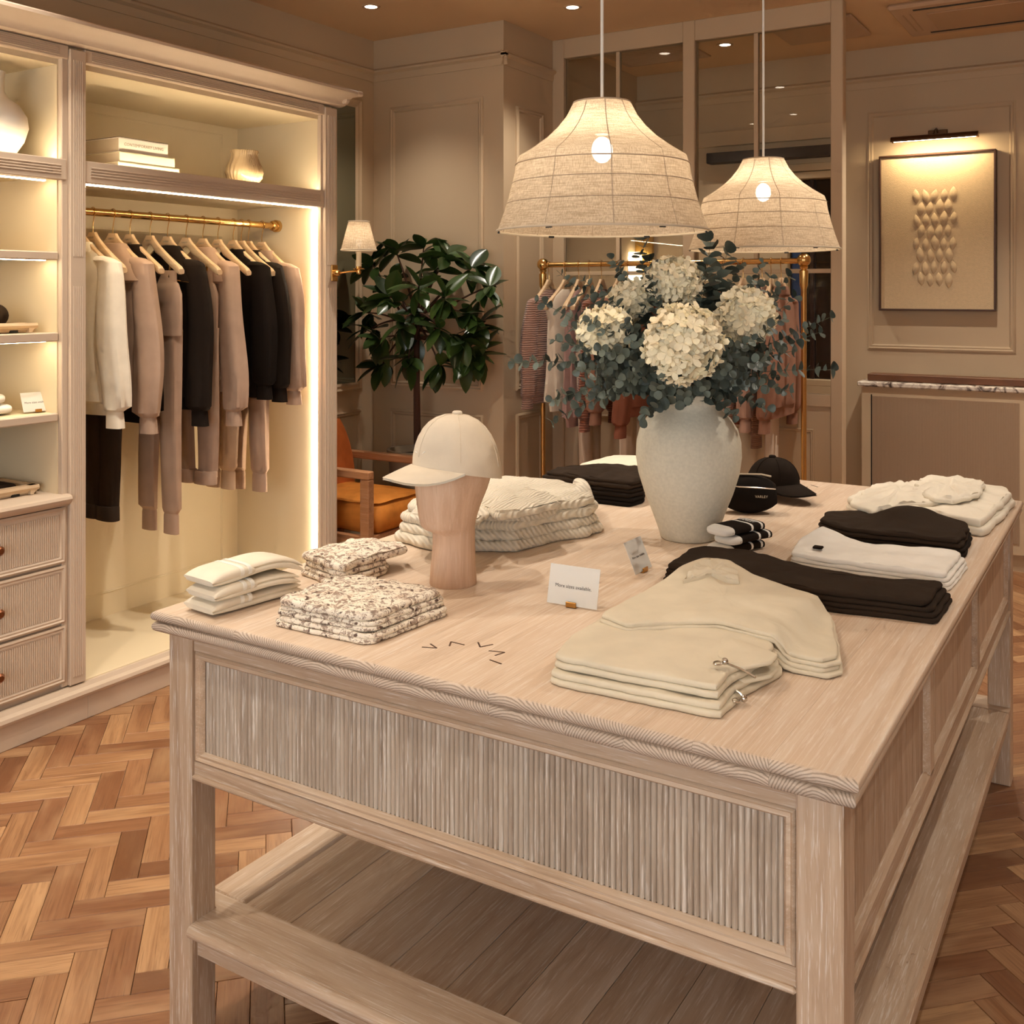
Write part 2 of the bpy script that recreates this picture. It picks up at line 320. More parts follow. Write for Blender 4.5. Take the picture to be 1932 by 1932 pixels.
# ------------------------------------------------------------------ mesh helpers
BASE = {}
TEXTS = {}
class MB:
    def __init__(s): s.v, s.f = [], []
    def add(s, vs, fs):
        n = len(s.v); s.v += [tuple(q) for q in vs]; s.f += [tuple(i + n for i in q) for q in fs]; return s
    def box(s, x0, y0, z0, x1, y1, z1, c=0.0):
        x0, x1 = sorted((x0, x1)); y0, y1 = sorted((y0, y1)); z0, z1 = sorted((z0, z1))
        if c <= 0:
            return s.add([(x, y, z) for x in (x0, x1) for y in (y0, y1) for z in (z0, z1)],
                         [(0, 1, 3, 2), (4, 6, 7, 5), (0, 4, 5, 1), (2, 3, 7, 6), (0, 2, 6, 4), (1, 5, 7, 3)])
        c = min(c, (x1 - x0) * .45, (y1 - y0) * .45, (z1 - z0) * .45)
        lo, hi = (x0, y0, z0), (x1, y1, z1); vs, idx = [], {}
        for cx in (0, 1):
            for cy in (0, 1):
                for cz in (0, 1):
                    for ax in range(3):
                        p = []
                        for a, b in enumerate((cx, cy, cz)):
                            q = hi[a] if b else lo[a]
                            if a != ax: q += -c if b else c
                            p.append(q)
                        idx[cx, cy, cz, ax] = len(vs); vs.append(p)
        fs = []
        for ax in range(3):
            o = [a for a in range(3) if a != ax]
            for side in (0, 1):
                q = []
                for a, b in ((0, 0), (1, 0), (1, 1), (0, 1)):
                    k = [0, 0, 0]; k[ax] = side; k[o[0]] = a; k[o[1]] = b; q.append(idx[(*k, ax)])
                fs.append(q)
        for ax in range(3):
            o = [a for a in range(3) if a != ax]
            for a in (0, 1):
                for b in (0, 1):
                    k0 = [0, 0, 0]; k0[o[0]] = a; k0[o[1]] = b; k1 = list(k0); k1[ax] = 1
                    fs.append((idx[(*k0, o[0])], idx[(*k1, o[0])], idx[(*k1, o[1])], idx[(*k0, o[1])]))
        for cx in (0, 1):
            for cy in (0, 1):
                for cz in (0, 1): fs.append([idx[cx, cy, cz, a] for a in range(3)])
        return s.add(vs, fs)
    def prism(s, poly, axis, a, b):
        n = len(poly); vs = []
        for t in (a, b):
            for p, q in poly:
                vs.append({'x': (t, p, q), 'y': (p, t, q), 'z': (p, q, t)}[axis])
        fs = [tuple(range(n)), tuple(range(2 * n - 1, n - 1, -1))]
        fs += [(i, (i + 1) % n, (i + 1) % n + n, i + n) for i in range(n)]
        return s.add(vs, fs)
    def lathe(s, prof, cx=0, cy=0, n=32, cap=True):
        vs = []
        for r, z in prof:
            for i in range(n):
                a = 2 * PI * i / n; vs.append((cx + r * math.cos(a), cy + r * math.sin(a), z))
        m = len(prof); fs = []
        for j in range(m - 1):
            for i in range(n):
                k = (i + 1) % n; fs.append((j * n + i, j * n + k, (j + 1) * n + k, (j + 1) * n + i))
        if cap: fs += [tuple(range(n - 1, -1, -1)), tuple(range((m - 1) * n, m * n))]
        return s.add(vs, fs)
    def loft(s, rings, cap=True, closed=True):
        n = len(rings[0]); vs = [p for r in rings for p in r]; fs = []
        for j in range(len(rings) - 1):
            for i in range(n if closed else n - 1):
                k = (i + 1) % n; fs.append((j * n + i, j * n + k, (j + 1) * n + k, (j + 1) * n + i))
        if cap and closed: fs += [tuple(range(n - 1, -1, -1)), tuple(range((len(rings) - 1) * n, len(rings) * n))]
        return s.add(vs, fs)
    def tube(s, pts, r, n=8, cap=True):
        pts = [Vector(p) for p in pts]; rings = []; up = None
        for i, p in enumerate(pts):
            d = (pts[min(i + 1, len(pts) - 1)] - pts[max(i - 1, 0)]).normalized()
            if up is None: up = d.orthogonal().normalized()
            up = (up - d * up.dot(d)); up = up.normalized() if up.length > 1e-6 else d.orthogonal().normalized()
            q = d.cross(up); rr = r[i] if isinstance(r, (list, tuple)) else r
            rings.append([p + (up * math.cos(2 * PI * k / n) + q * math.sin(2 * PI * k / n)) * rr for k in range(n)])
        return s.loft(rings, cap)
    def ball(s, c, r, n=16, m=10, sz=1.0):
        return s.lathe([(max(1e-4, r * math.sin(PI * j / m)), c[2] - r * sz * math.cos(PI * j / m)) for j in range(m + 1)], c[0], c[1], n)
    def build(s, name, mat, parent=None, world=False, loc=None, smooth=35, label=None, cat=None, group=None, kind=None):
        me = bpy.data.meshes.new(name)
        off = Vector((0, 0, 0))
        if parent is not None and world: off = BASE.get(parent.name, off)
        if parent is None and loc is not None: off = Vector(loc)
        vs = [(a - off.x, b - off.y, c - off.z) for a, b, c in s.v] if off.length else s.v
        me.from_pydata(vs, [], s.f)
        bm = bmesh.new(); bm.from_mesh(me); bmesh.ops.recalc_face_normals(bm, faces=bm.faces); bm.to_mesh(me); bm.free()
        if smooth:
            me.shade_smooth(); me.set_sharp_from_angle(angle=math.radians(smooth))
        me.materials.append(MATS[mat])
        return put(name, me, parent, off if parent is None else None, label, cat, group, kind)
def put(name, me, parent=None, loc=None, label=None, cat=None, group=None, kind=None, mw=None):
    o = bpy.data.objects.new(name, me); COL.objects.link(o)
    if parent is not None:
        o.parent = parent; BASE[o.name] = BASE.get(parent.name, Vector((0, 0, 0)))
    elif loc is not None:
        o.location = loc; BASE[o.name] = Vector(loc)
    if mw is not None: o.matrix_local = mw
    if label: o['label'] = label
    if cat: o['category'] = cat
    if group: o['group'] = group
    if kind: o['kind'] = kind
    return o
def thing(name, label, cat, loc=(0, 0, 0), rz=0.0, group=None, kind=None):
    o = put(name, None, None, loc, label, cat, group, kind); o.rotation_euler = (0, 0, rz); return o
def text(body, size, mat, parent, mw, name='lettering', depth=0.0004):
    key = (body, size, mat, depth)
    if key in TEXTS: return put(name, TEXTS[key], parent, mw=mw)
    c = bpy.data.curves.new(name, 'FONT'); c.body = body; c.size = size; c.align_x = 'CENTER'; c.align_y = 'CENTER'
    c.extrude = depth; c.resolution_u = 2; c.materials.append(MATS[mat])
    tmp = bpy.data.objects.new(name, c); COL.objects.link(tmp)
    bpy.context.view_layer.update()
    me = bpy.data.meshes.new_from_object(tmp); bpy.data.objects.remove(tmp)
    if not me.materials: me.materials.append(MATS[mat])
    TEXTS[key] = me
    return put(name, me, parent, mw=mw)
def copy_tree(o, parent=None, **kw):
    c = o.copy(); COL.objects.link(c); c.parent = parent
    for k, v in kw.items(): c[k] = v
    for ch in o.children: copy_tree(ch, c)
    return c
def mesh_of(mb, name, mat, smooth=35):
    o = mb.build(name, mat, smooth=smooth); me = o.data; bpy.data.objects.remove(o); return me
def smoothpoly(poly, it=2, q=0.07):
    for _ in range(it):
        out = []
        for i, p in enumerate(poly):
            n = poly[(i + 1) % len(poly)]
            out += [(p[0] * (1 - q) + n[0] * q, p[1] * (1 - q) + n[1] * q), (p[0] * q + n[0] * (1 - q), p[1] * q + n[1] * (1 - q))]
        poly = out
    return poly
def resample(poly, n):
    P = [Vector((*p, 0)) for p in poly]; m = len(P); per = sum((P[(i + 1) % m] - P[i]).length for i in range(m)); out = []
    for i in range(m):
        a, b = P[i], P[(i + 1) % m]; k = max(1, round((b - a).length / per * n))
        out += [(q.x, q.y) for q in (a.lerp(b, j / k) for j in range(k))]
    return out
def nz(x, y, z, f, seed): return noise.noise(Vector((x * f + seed * 7.3, y * f - seed * 3.1, z * f + seed)))
def cloth_slab(mb, poly, z0, t, r=None, bulge=0.004, amp=0.003, freq=16, seed=1.0, hf=None, n=72, it=2, edge=0.004):
    """one folded layer of cloth: rounded edge, uneven outline and a soft rumpled top"""
    P = resample(smoothpoly(poly, it), n)
    n = len(P); cx = sum(p[0] for p in P) / n; cy = sum(p[1] for p in P) / n
    r = min(r or t * .5, t * .5)
    P = [(x + (x - cx) / max(.02, math.hypot(x - cx, y - cy)) * edge * nz(x, y, 0, 22, seed), y + (y - cy) / max(.02, math.hypot(x - cx, y - cy)) * edge * nz(x, y, 0, 30, seed + 5)) for x, y in P]
    hf = hf or (lambda x, y: 0.0)
    rings = []
    def ring(ins, frac, z, top):
        out = []
        for x, y in P:
            dx, dy = cx - x, cy - y; d = math.hypot(dx, dy); q = min(ins / max(d, 1e-6), 1) if frac is None else frac
            a, b = x + dx * q, y + dy * q
            h = hf(a, b)
            zz = z + h * (1 if top else max(0.0, min(1.0, (z - z0) / max(t, 1e-6))) if h > 0 else 1)
            if top: zz += amp * nz(a, b, 0, freq, seed) + amp * .45 * nz(a, b, 3, freq * 2.3, seed)
            out.append((a, b, zz))
        return out
    rings.append(ring(r * .8, None, z0, False))
    for k in range(-3, 4):
        a = k / 3 * PI / 2 * .96
        rings.append(ring(r * (1 - math.cos(a)), None, z0 + t / 2 + (t / 2) * math.sin(a), k > 0 and False))
    for fr in (.05, .12, .22, .34, .48, .64, .82, .97):
        rings.append(ring(0, fr, z0 + t + bulge * (1 - (1 - fr) ** 2), True))
    mb.loft(rings, cap=True)
def TT(px, py, z=0.9):
    p = onz(px, py, z); return (p.x, p.y)
def polypx(pts, z=0.9): return [TT(a, b, z) for a, b in pts]

# ------------------------------------------------------------------ the setting
XW, YA, XR, YS, YB, CZ = -3.978, 4.877, -3.051, 5.432, 6.65, 3.10
XE, YF = 3.3, -2.6
PW, PL = 0.074, 0.262
fl = MB().box(XW - .1, YF, -0.06, XE, YB + .1, -0.006).build('floor', 'soil', smooth=0, kind='structure')
fl['label'] = 'oak herringbone parquet floor with warm brown blocks'
rnd = random.Random(4)
def block_mesh(name, mat):
    m = MB(); g = .0006; m.box(g, g, -.006, PL - g, PW - g, 0, .0012); return m
def uvmap(me, uvs):
    u = me.uv_layers.new(name='UVMap')
    for lp in me.loops: u.data[lp.index].uv = uvs(me.vertices[lp.vertex_index].co, lp)
bme = mesh_of(block_mesh('parquet_block', 'parquet'), 'parquet_block', 'parquet', smooth=0)
uvmap(bme, lambda c, lp: (c.x, c.y))
ca = math.cos(PI / 4)
def rot45(x, y): return ((x - y) * ca - 1.2, (x + y) * ca + 1.0)
blocks = []
for a in range(-90, 91):
    for b in range(-26, 27):
        for vert in (0, 1):
            ox, oy = a * PW + b * PL, a * PW - b * PL
            x, y = (ox, oy) if not vert else (ox, oy)
            # the upright block of the pair stands left of the lying one
            mid = (ox + PL / 2, oy + PW / 2) if not vert else (ox - PW / 2, oy + PL / 2)
            wx, wy = rot45(*mid)
            if not (XW < wx < 2.6 and -0.2 < wy < YB): continue
            px, py, t = proj((wx, wy, 0)) if (wx * FW.x + wy * FW.y) > .4 else (9e9, 9e9, 1)
            vis = -60 < px < 1990 and 900 < py < 2020
            hid = (wx < -3.3) or (wy > 3.9 and wx < -1) or (-1.75 < wx < -.45 and 1.75 < wy < 3.6)
            blocks.append(((t if vis and not hid else 99), vert, ox, oy))
blocks.sort(key=lambda q: q[0])
far = MB(); fuv = []
for i, (t, vert, ox, oy) in enumerate(blocks):
    if i < 300 and t < 50:
        if vert: M4 = Matrix.Translation((*rot45(ox, oy), 0)) @ Matrix.Rotation(PI / 4 + PI / 2, 4, 'Z')
        else: M4 = Matrix.Translation((*rot45(ox, oy), 0)) @ Matrix.Rotation(PI / 4, 4, 'Z')
        put('parquet_block', bme, fl, mw=M4)
    else:
        g = .0006
        pts = [(g, g), (PL - g, g), (PL - g, PW - g), (g, PW - g)]
        w2 = [rot45(ox + p, oy + q) if not vert else rot45(ox - q, oy + p) for p, q in pts]
        far.add([(x, y, -.006) for x, y in w2] + [(x, y, 0) for x, y in w2], [(4, 5, 6, 7)] + [(k, (k + 1) % 4, (k + 1) % 4 + 4, k + 4) for k in range(4)])
        fuv += pts * 2
fo = far.build('parquet_blocks', 'parquet_far', fl, smooth=0, kind='stuff')
uvmap(fo.data, lambda c, lp: fuv[lp.vertex_index])

MB().box(XW - .1, YF, CZ, XE, YB + .1, CZ + .1).build('ceiling', 'ceiling_paint', smooth=0, kind='structure')
def frame_mould(parent, plane, at, u0, u1, z0, z1, out, w=.034, d=.014, name='panel_moulding', mat='wall_paint'):
    """picture-frame moulding fixed on a wall; each side is mitred and stepped"""
    prof = [(0, 0), (d * .5, 0), (d, w * .3), (d * .55, w * .5), (d * .75, w * .75), (d * .2, w), (0, w)]
    m = MB()
    corners = [(u0, z0, 1, 1), (u1, z0, -1, 1), (u1, z1, -1, -1), (u0, z1, 1, -1)]
    rings = []
    for (u, z, su, sz) in corners + corners[:1]:
        rings.append([((at + out * h, u + su * k, z + sz * k) if plane == 'x' else (u + su * k, at + out * h, z + sz * k)) for h, k in prof])
    m.loft(rings, cap=False)
    return m.build(name, mat, parent, world=True, smooth=50)
wl = MB().box(XW - .12, YF, 0, XW, YA, CZ).build('wall_left', 'wall_paint', smooth=0, kind='structure')
wa = MB().box(XW - .12, YA, 0, XR, YA + .12, CZ).build('wall_alcove', 'wall_paint', smooth=0, kind='structure')
wr = MB().box(XR - .12, YA + .12, 0, XR, YB, CZ).build('wall_return', 'wall_paint', smooth=0, kind='structure')
WX0, WX1, WZ0, WZ1 = ony(1478, 500, YB).x, ony(1588, 500, YB).x, 0.98, 2.36            # shop window in the back wall, behind the glazed screen
wb = MB().box(XR - .12, YB, 0, WX0, YB + .12, CZ).box(WX1, YB, 0, XE, YB + .12, CZ).box(WX0, YB, 0, WX1, YB + .12, WZ0).box(WX0, YB, WZ1, WX1, YB + .12, CZ).build('wall_back', 'wall_paint', smooth=0, kind='structure')
sf = put('window_3', None, None, (0.2, YF, 0), None, None, None, 'structure')
for x in (-2.4, -.7, 1.0, 2.7): MB().box(x - .03, YF + .12, .2, x + .03, YF + .18, 2.8).build('window_frame', 'wall_paint', sf, world=True, smooth=0)
MB().box(XE, YF, 0, XE + .1, YB, CZ).build('wall_right', 'wall_paint', smooth=0, kind='structure')
MB().box(XW - .1, YF - .1, 0, XE + .1, YF, CZ).build('wall_front', 'wall_paint', smooth=0, kind='structure')
# picture rail running round the room
RZ = 2.90
def railprof(z): return [(0, z - .05), (.006, z - .05), (.012, z - .03), (.012, z - .012), (.03, z), (.03, z + .012), (.012, z + .02), (0, z + .03)]
trim = [('trim_1', MB().prism([(XW + a, z) for a, z in railprof(RZ)], 'y', YF, YA)),
        ('trim_2', MB().prism([(YA - a, z) for a, z in railprof(RZ)], 'x', XW, XR + .03)),
        ('trim_3', MB().prism([(XR + a, z) for a, z in railprof(RZ)], 'y', YA - .03, YS)),
        ('trim_4', MB().prism([(YB - a, z) for a, z in railprof(RZ)], 'x', XR, XE))]
for n, m in trim: m.build(n, 'wall_paint', smooth=40, kind='structure')
for n, m in (('baseboard_alcove', MB().box(XW, YA - .018, 0, XR, YA, .14, .004)), ('baseboard_return', MB().box(XR, YA - .018, 0, XR + .018, YS, .14, .004)),
             ('baseboard_back', MB().box(XR, YB - .018, 0, XE, YB, .16, .004)), ('baseboard_left', MB().box(XW, 3.86, 0, XW + .018, YA, .14, .004))):
    m.build(n, 'wall_paint', smooth=0, kind='structure')
frame_mould(wa, 'y', YA, -3.848, -3.185, 1.02, 2.685, -1)
frame_mould(wa, 'y', YA, -3.848, -3.185, 0.20, 0.885, -1)
frame_mould(wr, 'x', XR, YA + .13, YS - .12, 1.02, 2.64, 1)
frame_mould(wr, 'x', XR, YA + .13, YS - .12, 0.20, 0.885, 1)
frame_mould(wl, 'x', XW, 3.95, 4.76, 0.20, 0.885, 1)
frame_mould(wb, 'y', YB, -1.475, -0.64, 1.225, 2.70, -1)
frame_mould(wb, 'y', YB, -0.40, 0.44, 1.225, 2.70, -1)
MB().box(XR, YA - .01, 0, XR - .02, YA, CZ - .2)
# mirror in the left wall beside the cabinet
mo = thing('wall_mirror', 'tall narrow wall mirror in a painted frame beside the cabinet', 'mirror', (XW, 4.4, 1.0))
MB().box(XW + .001, 4.06, 1.045, XW + .006, 4.70, 2.67).build('mirror_glass', 'mirror', mo, world=True, smooth=0)
frame_mould(mo, 'x', XW, 4.0, 4.76, 0.99, 2.73, 1, w=.06, d=.022, name='mirror_frame')

# glazed screen in front of the window wall
gs = put('window_1', None, None, (-2.2, YS, 0), 'pale painted glazed screen with tall panes behind the brass rail', None, None, 'structure')
m = MB()
for x0, x1 in ((XR, -2.974), (-2.212, -2.142), (-1.393, -1.330)):
    m = MB().box(x0, YS, 0, x1, YS + .07, CZ, .004); m.build('post', 'wall_paint', gs, world=True, smooth=0)
for x0, x1 in ((-2.974, -2.212), (-2.142, -1.393)):
    MB().box(x0, YS + .004, 2.985, x1, YS + .066, CZ, .003).build('head_rail', 'wall_paint', gs, world=True, smooth=0)
    MB().box(x0, YS + .004, 0.98, x1, YS + .066, 1.045, .003).build('sill_rail', 'wall_paint', gs, world=True, smooth=0)
    lp = MB().box(x0, YS + .02, 0, x1, YS + .05, 0.98).build('lower_panel', 'wall_paint', gs, world=True, smooth=0)
    frame_mould(lp, 'y', YS + .02, x0 + .09, x1 - .09, .2, .86, -1, w=.02, d=.01)
    xm = x0 + (x1 - x0) * .46
    MB().box(xm - .012, YS + .02, 1.045, xm + .012, YS + .05, 2.985, .002).build('mullion', 'wall_paint', gs, world=True, smooth=0)
    for a, b in ((x0, xm - .012), (xm + .012, x1)):
        MB().box(a, YS + .018, 1.68, b, YS + .052, 1.703, .002).build('transom', 'wall_paint', gs, world=True, smooth=0)
        MB().box(a, YS + .032, 1.045, b, YS + .038, 1.68).build('pane', 'pane_glass', gs, world=True, smooth=0)
        MB().box(a, YS + .032, 1.703, b, YS + .038, 2.985).build('pane', 'pane_glass', gs, world=True, smooth=0)
# dark shop window behind the screen
sw = put('window_2', None, None, ((WX0 + WX1) / 2, YB, WZ0), 'dark night-time shop window behind the glazed screen', None, None, 'structure')
MB().box(WX0, YB + .07, WZ0, WX1, YB + .08, WZ1).build('pane', 'night_glass', sw, world=True, smooth=0)
for a, b in (((WX0, YB - .02, WZ1, WX1, YB + .09, WZ1 + .05), 'wall_paint'), ((WX0, YB - .02, WZ1 - .05, WX1, YB + .07, WZ1 - .005), 'wall_paint'), ((WX0, YB, WZ0, WX1, YB + .09, WZ0 + .04), 'wall_paint'),
             ((WX0 - .01, YB - .01, WZ0, WX0 + .03, YB + .08, WZ1), 'wall_paint'), ((WX0 + .16, YB + .04, WZ0, WX0 + .185, YB + .07, WZ1), 'night_wood')):
    MB().box(*a, .003).build('window_frame', b, sw, world=True, smooth=0)
MB().box(-2.5, YB - .1, WZ1 + .08, WX1 - .02, YB - .005, WZ1 + .15, .004).build('trim_5', 'dark_slot', smooth=0, kind='structure')
MB().box(XR, YB - .03, WZ1 + .2, WX1 - .02, YB - .001, WZ1 + .3, .004).build('trim_6', 'wall_paint', smooth=0, kind='structure')
MB().box(WX0 + .04, YB + .045, 1.02, WX0 + .10, YB + .06, 2.2).build('street_banner', 'blue_cloth', loc=(WX0 + .07, YB + .05, 1.02), smooth=0, label='narrow blue banner in the dark shop window', cat='banner')
# things on the wall behind the left panes of the screen
p = ony(1078, 480, YB - .02)
MB().box(p.x - .045, YB - .03, 0.0, p.x + .05, YB - .001, 2.05, .004).build('door_post', 'dark_slot', loc=(p.x, YB, 0), smooth=0, label='dark vertical post seen through the left glass pane', cat='post')
fp = thing('framed_print', 'pink and cream framed print seen through the left pane', 'picture', (ony(1118, 470, YB).x, YB, 1.5))
a, b = ony(1092, 440, YB - .01).x, ony(1150, 440, YB - .01).x
MB().box(a, YB - .02, 1.62, b, YB - .002, 2.14).build('mount', 'print_paper', fp, world=True, smooth=0)
MB().box(a + .02, YB - .024, 1.87, b - .02, YB - .019, 2.12).build('print', 'print_pink', fp, world=True, smooth=0)
gc = MB().lathe([(.045, 0.02), (.045, .06), (.034, .08), (.034, 2.3), (.045, 2.32), (.045, 2.36)], ony(1163, 470, YB - .15).x, YB - .15, 20)
gc.build('gold_column', 'gold_frame', loc=(ony(1163, 470, YB - .15).x, YB - .15, 0.02), label='slim gold column seen through the glazed screen', cat='column')
wl2 = thing('wall_lamp', 'glowing wall lamp with gold frame behind the left pane', 'lamp', (ony(1200, 500, YB).x, YB, 1.6))
x = ony(1203, 500, YB - .02).x
MB().box(x - .10, YB - .03, 1.40, x + .12, YB - .005, 2.02, .006).build('gold_frame', 'gold_frame', wl2, world=True, smooth=0)
MB().lathe([(.055, 1.55), (.06, 1.6), (.06, 1.82), (.05, 1.86)], x, YB - .09, 18).build('lamp_shade', 'far_lamp', wl2, world=True)

# ------------------------------------------------------------------ built-in cabinet: shelving unit and wardrobe bay
XF, XB = -3.355, -3.94
def flutes(parent, axis, u0, u1, v0, v1, at, n, name='flute', mat='cabinet_paint', r=.6):
    """row of half-round flutes on a face looking +x; axis is the way they run"""
    p = (u1 - u0) / n
    prof = [(math.sin(PI * k / 6), -math.cos(PI * k / 6)) for k in range(7)]
    m0 = MB()
    if axis == 'z': m0.prism([(h * p * r * .5, k * p * .38) for h, k in prof], 'z', 0, v1 - v0)
    else: m0.prism([(h * p * r * .5, k * p * .42) for h, k in prof], 'y', 0, 1)
    if axis == 'z':
        me = mesh_of(m0, name, mat, 60)
        for i in range(n): put(name, me, parent, mw=Matrix.Translation(Vector((at, u0 + p * (i + .5), v0)) - BASE[parent.name]))
    else:
        m1 = MB().add([(x, y, z) for x, y, z in []], [])
        m1.prism([(h * p * r * .6, k * p * .36) for h, k in prof], 'y', 0, v1 - v0)
        # turn the profile so that its second coordinate is z
        m1.v = [(x, y, z) for x, y, z in m1.v]
        me = mesh_of(m1, name, mat, 60)
        for i in range(n): put(name, me, parent, mw=Matrix.Translation(Vector((at, v0, u0 + p * (i + .5))) - BASE[parent.name]))
def cornice(parent, y0, y1, end):
    prof = [(XF - .02, 2.513), (XF + .006, 2.513), (XF + .012, 2.516), (XF + .03, 2.522), (XF + .036, 2.545), (XF + .05, 2.56), (XF + .085, 2.585), (XF + .1, 2.59),
            (XF + .112, 2.6), (XF + .112, 2.618), (XF + .1, 2.63), (XF - .02, 2.635)]
    prof = [(a, 2.43 + (b - 2.43) * .63) for a, b in prof]
    MB().prism(prof, 'y', y0, y1).build('cornice', 'cabinet_paint', parent, world=True, smooth=35)
def pilaster(parent, y0, y1, z0, z1):
    o = MB().box(XF - .03, y0, z0, XF + .008, y1, z1, .003).build('pilaster', 'cabinet_paint', parent, world=True, smooth=0)
    if z1 > 2:
        for a, b in ((z0 + .03, 1.60), (1.71, 2.43)): flutes(o, 'z', y0 + .012, y1 - .012, a, b, XF + .007, 5, r=.9)
def led(parent, y0, y1, x, z, vertical=None):
    if vertical: MB().box(x - .012, y0, vertical[0], x + .012, y1, vertical[1]).build('led_strip', 'led_side', parent, world=True, smooth=0)
    else: MB().box(x - .008, y0, z, x + .008, y1, z + .004).build('led_strip', 'led', parent, world=True, smooth=0)

Y0, YP0, YP1, YO, YE = 1.28, 2.364, 2.431, 3.742, 3.826
TOP = 2.43
# --- wardrobe bay
wd = thing('wardrobe', 'cream open wardrobe bay with lit hanging space and brass rail', 'wardrobe', (XF, (YP1 + YE) / 2, 0))
def wb_(name, a, mat='cabinet_inside', c=0.0, par=None): return MB().box(*a, c).build(name, mat, par or wd, world=True, smooth=0)
wb_('back_panel', (XB - .02, YP0 + .03, .1, XB, YE, 2.54))
wb_('side_panel', (XB, YO, .1, XF - .03, YE - .002, 2.54))
wb_('side_panel', (XB, YP0 + .035, .1, XF - .03, YP1 - .012, 2.54))
wb_('outer_side', (XB, YE - .002, 0, XF - .03, YE, 2.54), 'cabinet_paint')
wb_('top_panel', (XB, YP1 - .012, 2.41, XF - .03, YO, 2.45))
wb_('base_panel', (XB, YP1 - .012, .06, XF - .008, YO, .137), 'cabinet_inside', .002)
for z0, z1 in ((2.13, 2.37), (.24, 1.86)):
    frame_mould(wd, 'x', XB, YP1 + .03, YO - .1, z0, z1, 1, w=.012, d=.004, name='back_moulding', mat='cabinet_inside')
sh = wb_('shelf', (XB, YP1 - .012, 2.0, XF - .032, YO, 2.06), 'cabinet_inside')
fr = wb_('shelf_front', (XF - .032, YP1, 1.985, XF, YO, 2.067), 'cabinet_paint', .003)
flutes(fr, 'y', 2.004, 2.047, YP1 + .025, YO - .03, XF - .001, 4, r=1.0)
fz = wb_('frieze', (XF - .03, YP1, TOP, XF, YO, 2.48), 'cabinet_paint', .003)
flutes(fz, 'y', 2.438, 2.474, YP1 + .03, YO - .04, XF - .001, 5, r=1.0)
pilaster(wd, YO, YE, .137, 2.47)
wb_('inner_stile', (XF - .035, YO - .012, .137, XF - .012, YO + .002, 2.43), 'cabinet_paint', .002)
cornice(wd, YP1, YE + .035, True)
MB().box(XF - .3, YE + .034, 2.532, XF + .112, YE + .075, 2.556, .006).box(XF - .3, YE + .0005, 2.495, XF + .06, YE + .04, 2.54, .01).build('cornice_return', 'cabinet_paint', wd, world=True, smooth=0)
wb_('plinth', (XF - .4, YP1, 0, XF + .018, YE + .01, .09), 'cabinet_paint', .002)
MB().prism([(XF - .012, .09), (XF + .03, .09), (XF + .034, .1), (XF + .03, .112), (XF + .012, .118), (XF + .004, .132), (XF - .012, .132), (XF - .012, .1)], 'y', YP1, YE + .012).build('plinth_moulding', 'cabinet_paint', wd, world=True, smooth=30)
led(wd, YP1, YO - .03, XF - .042, 1.981)
led(wd, YO - .0145, YO - .0125, XF - .05, 0, (.139, 1.98))
led(wd, YP1, YO - .02, XF - .042, 2.0602)
# --- shelving unit
bk = thing('shelving_cabinet', 'cream shelving cabinet with fluted pilaster, lit shelves and reeded drawers', 'cabinet', (XF, (Y0 + YP1) / 2, 0))
def bb(name, a, mat='cabinet_inside', c=0.0, par=None): return MB().box(*a, c).build(name, mat, par or bk, world=True, smooth=0)
YI = YP0 - .028
bb('back_panel', (XB - .02, Y0, .1, XB, YP0 + .03, 2.54))
bb('side_panel', (XB, YI, .1, XF - .03, YP0 + .034, 2.54))
bb('top_panel', (XB, Y0, 2.41, XF - .03, YI, 2.45))
bb('stile', (XF - .03, YI + .004, .137, XF - .006, YP0, 2.45), 'cabinet_paint', .002)
pilaster(bk, YP0, YP1, .137, 2.47)
fz = bb('frieze', (XF - .03, Y0, TOP, XF, YP0, 2.48), 'cabinet_paint', .003)
flutes(fz, 'y', 2.438, 2.474, Y0, YP0 - .04, XF - .001, 5, r=1.0)
cornice(bk, Y0, YP1, False)
s1 = bb('shelf', (XB, Y0, 2.0, XF - .03, YI, 2.056)); f1 = bb('shelf_front', (XF - .03, Y0, 1.987, XF, YI + .02, 2.064), 'cabinet_paint', .003)
flutes(f1, 'y', 2.004, 2.044, Y0, YI - .005, XF - .001, 4, r=1.0)
for zt, zb in ((1.724, 1.695), (1.43, 1.399), (1.136, 1.107)):
    s = bb('shelf', (XB, Y0, zb + .004, XF - .045, YI, zt), 'cabinet_inside')
    bb('shelf_edge', (XF - .045, Y0, zb, XF - .022, YI + .002, zt + .002), 'cabinet_paint', .004)
for z in (1.983, 1.693, 1.397): led(bk, Y0, YI - .03, XF - .06, z)
led(bk, Y0, YI - .01, XF - .042, 2.0562)
MB().prism([(XB, .80), (XF + .004, .80), (XF + .01, .806), (XF + .022, .815), (XF + .026, .826), (XF + .022, .836), (XF + .01, .842), (XB, .842)], 'y', Y0, YP0 - .002).build('counter_top', 'cabinet_paint', bk, world=True, smooth=35)
bb('drawer_carcass', (XB, Y0, .1, XF - .02, YP0 - .002, .80), 'cabinet_paint')
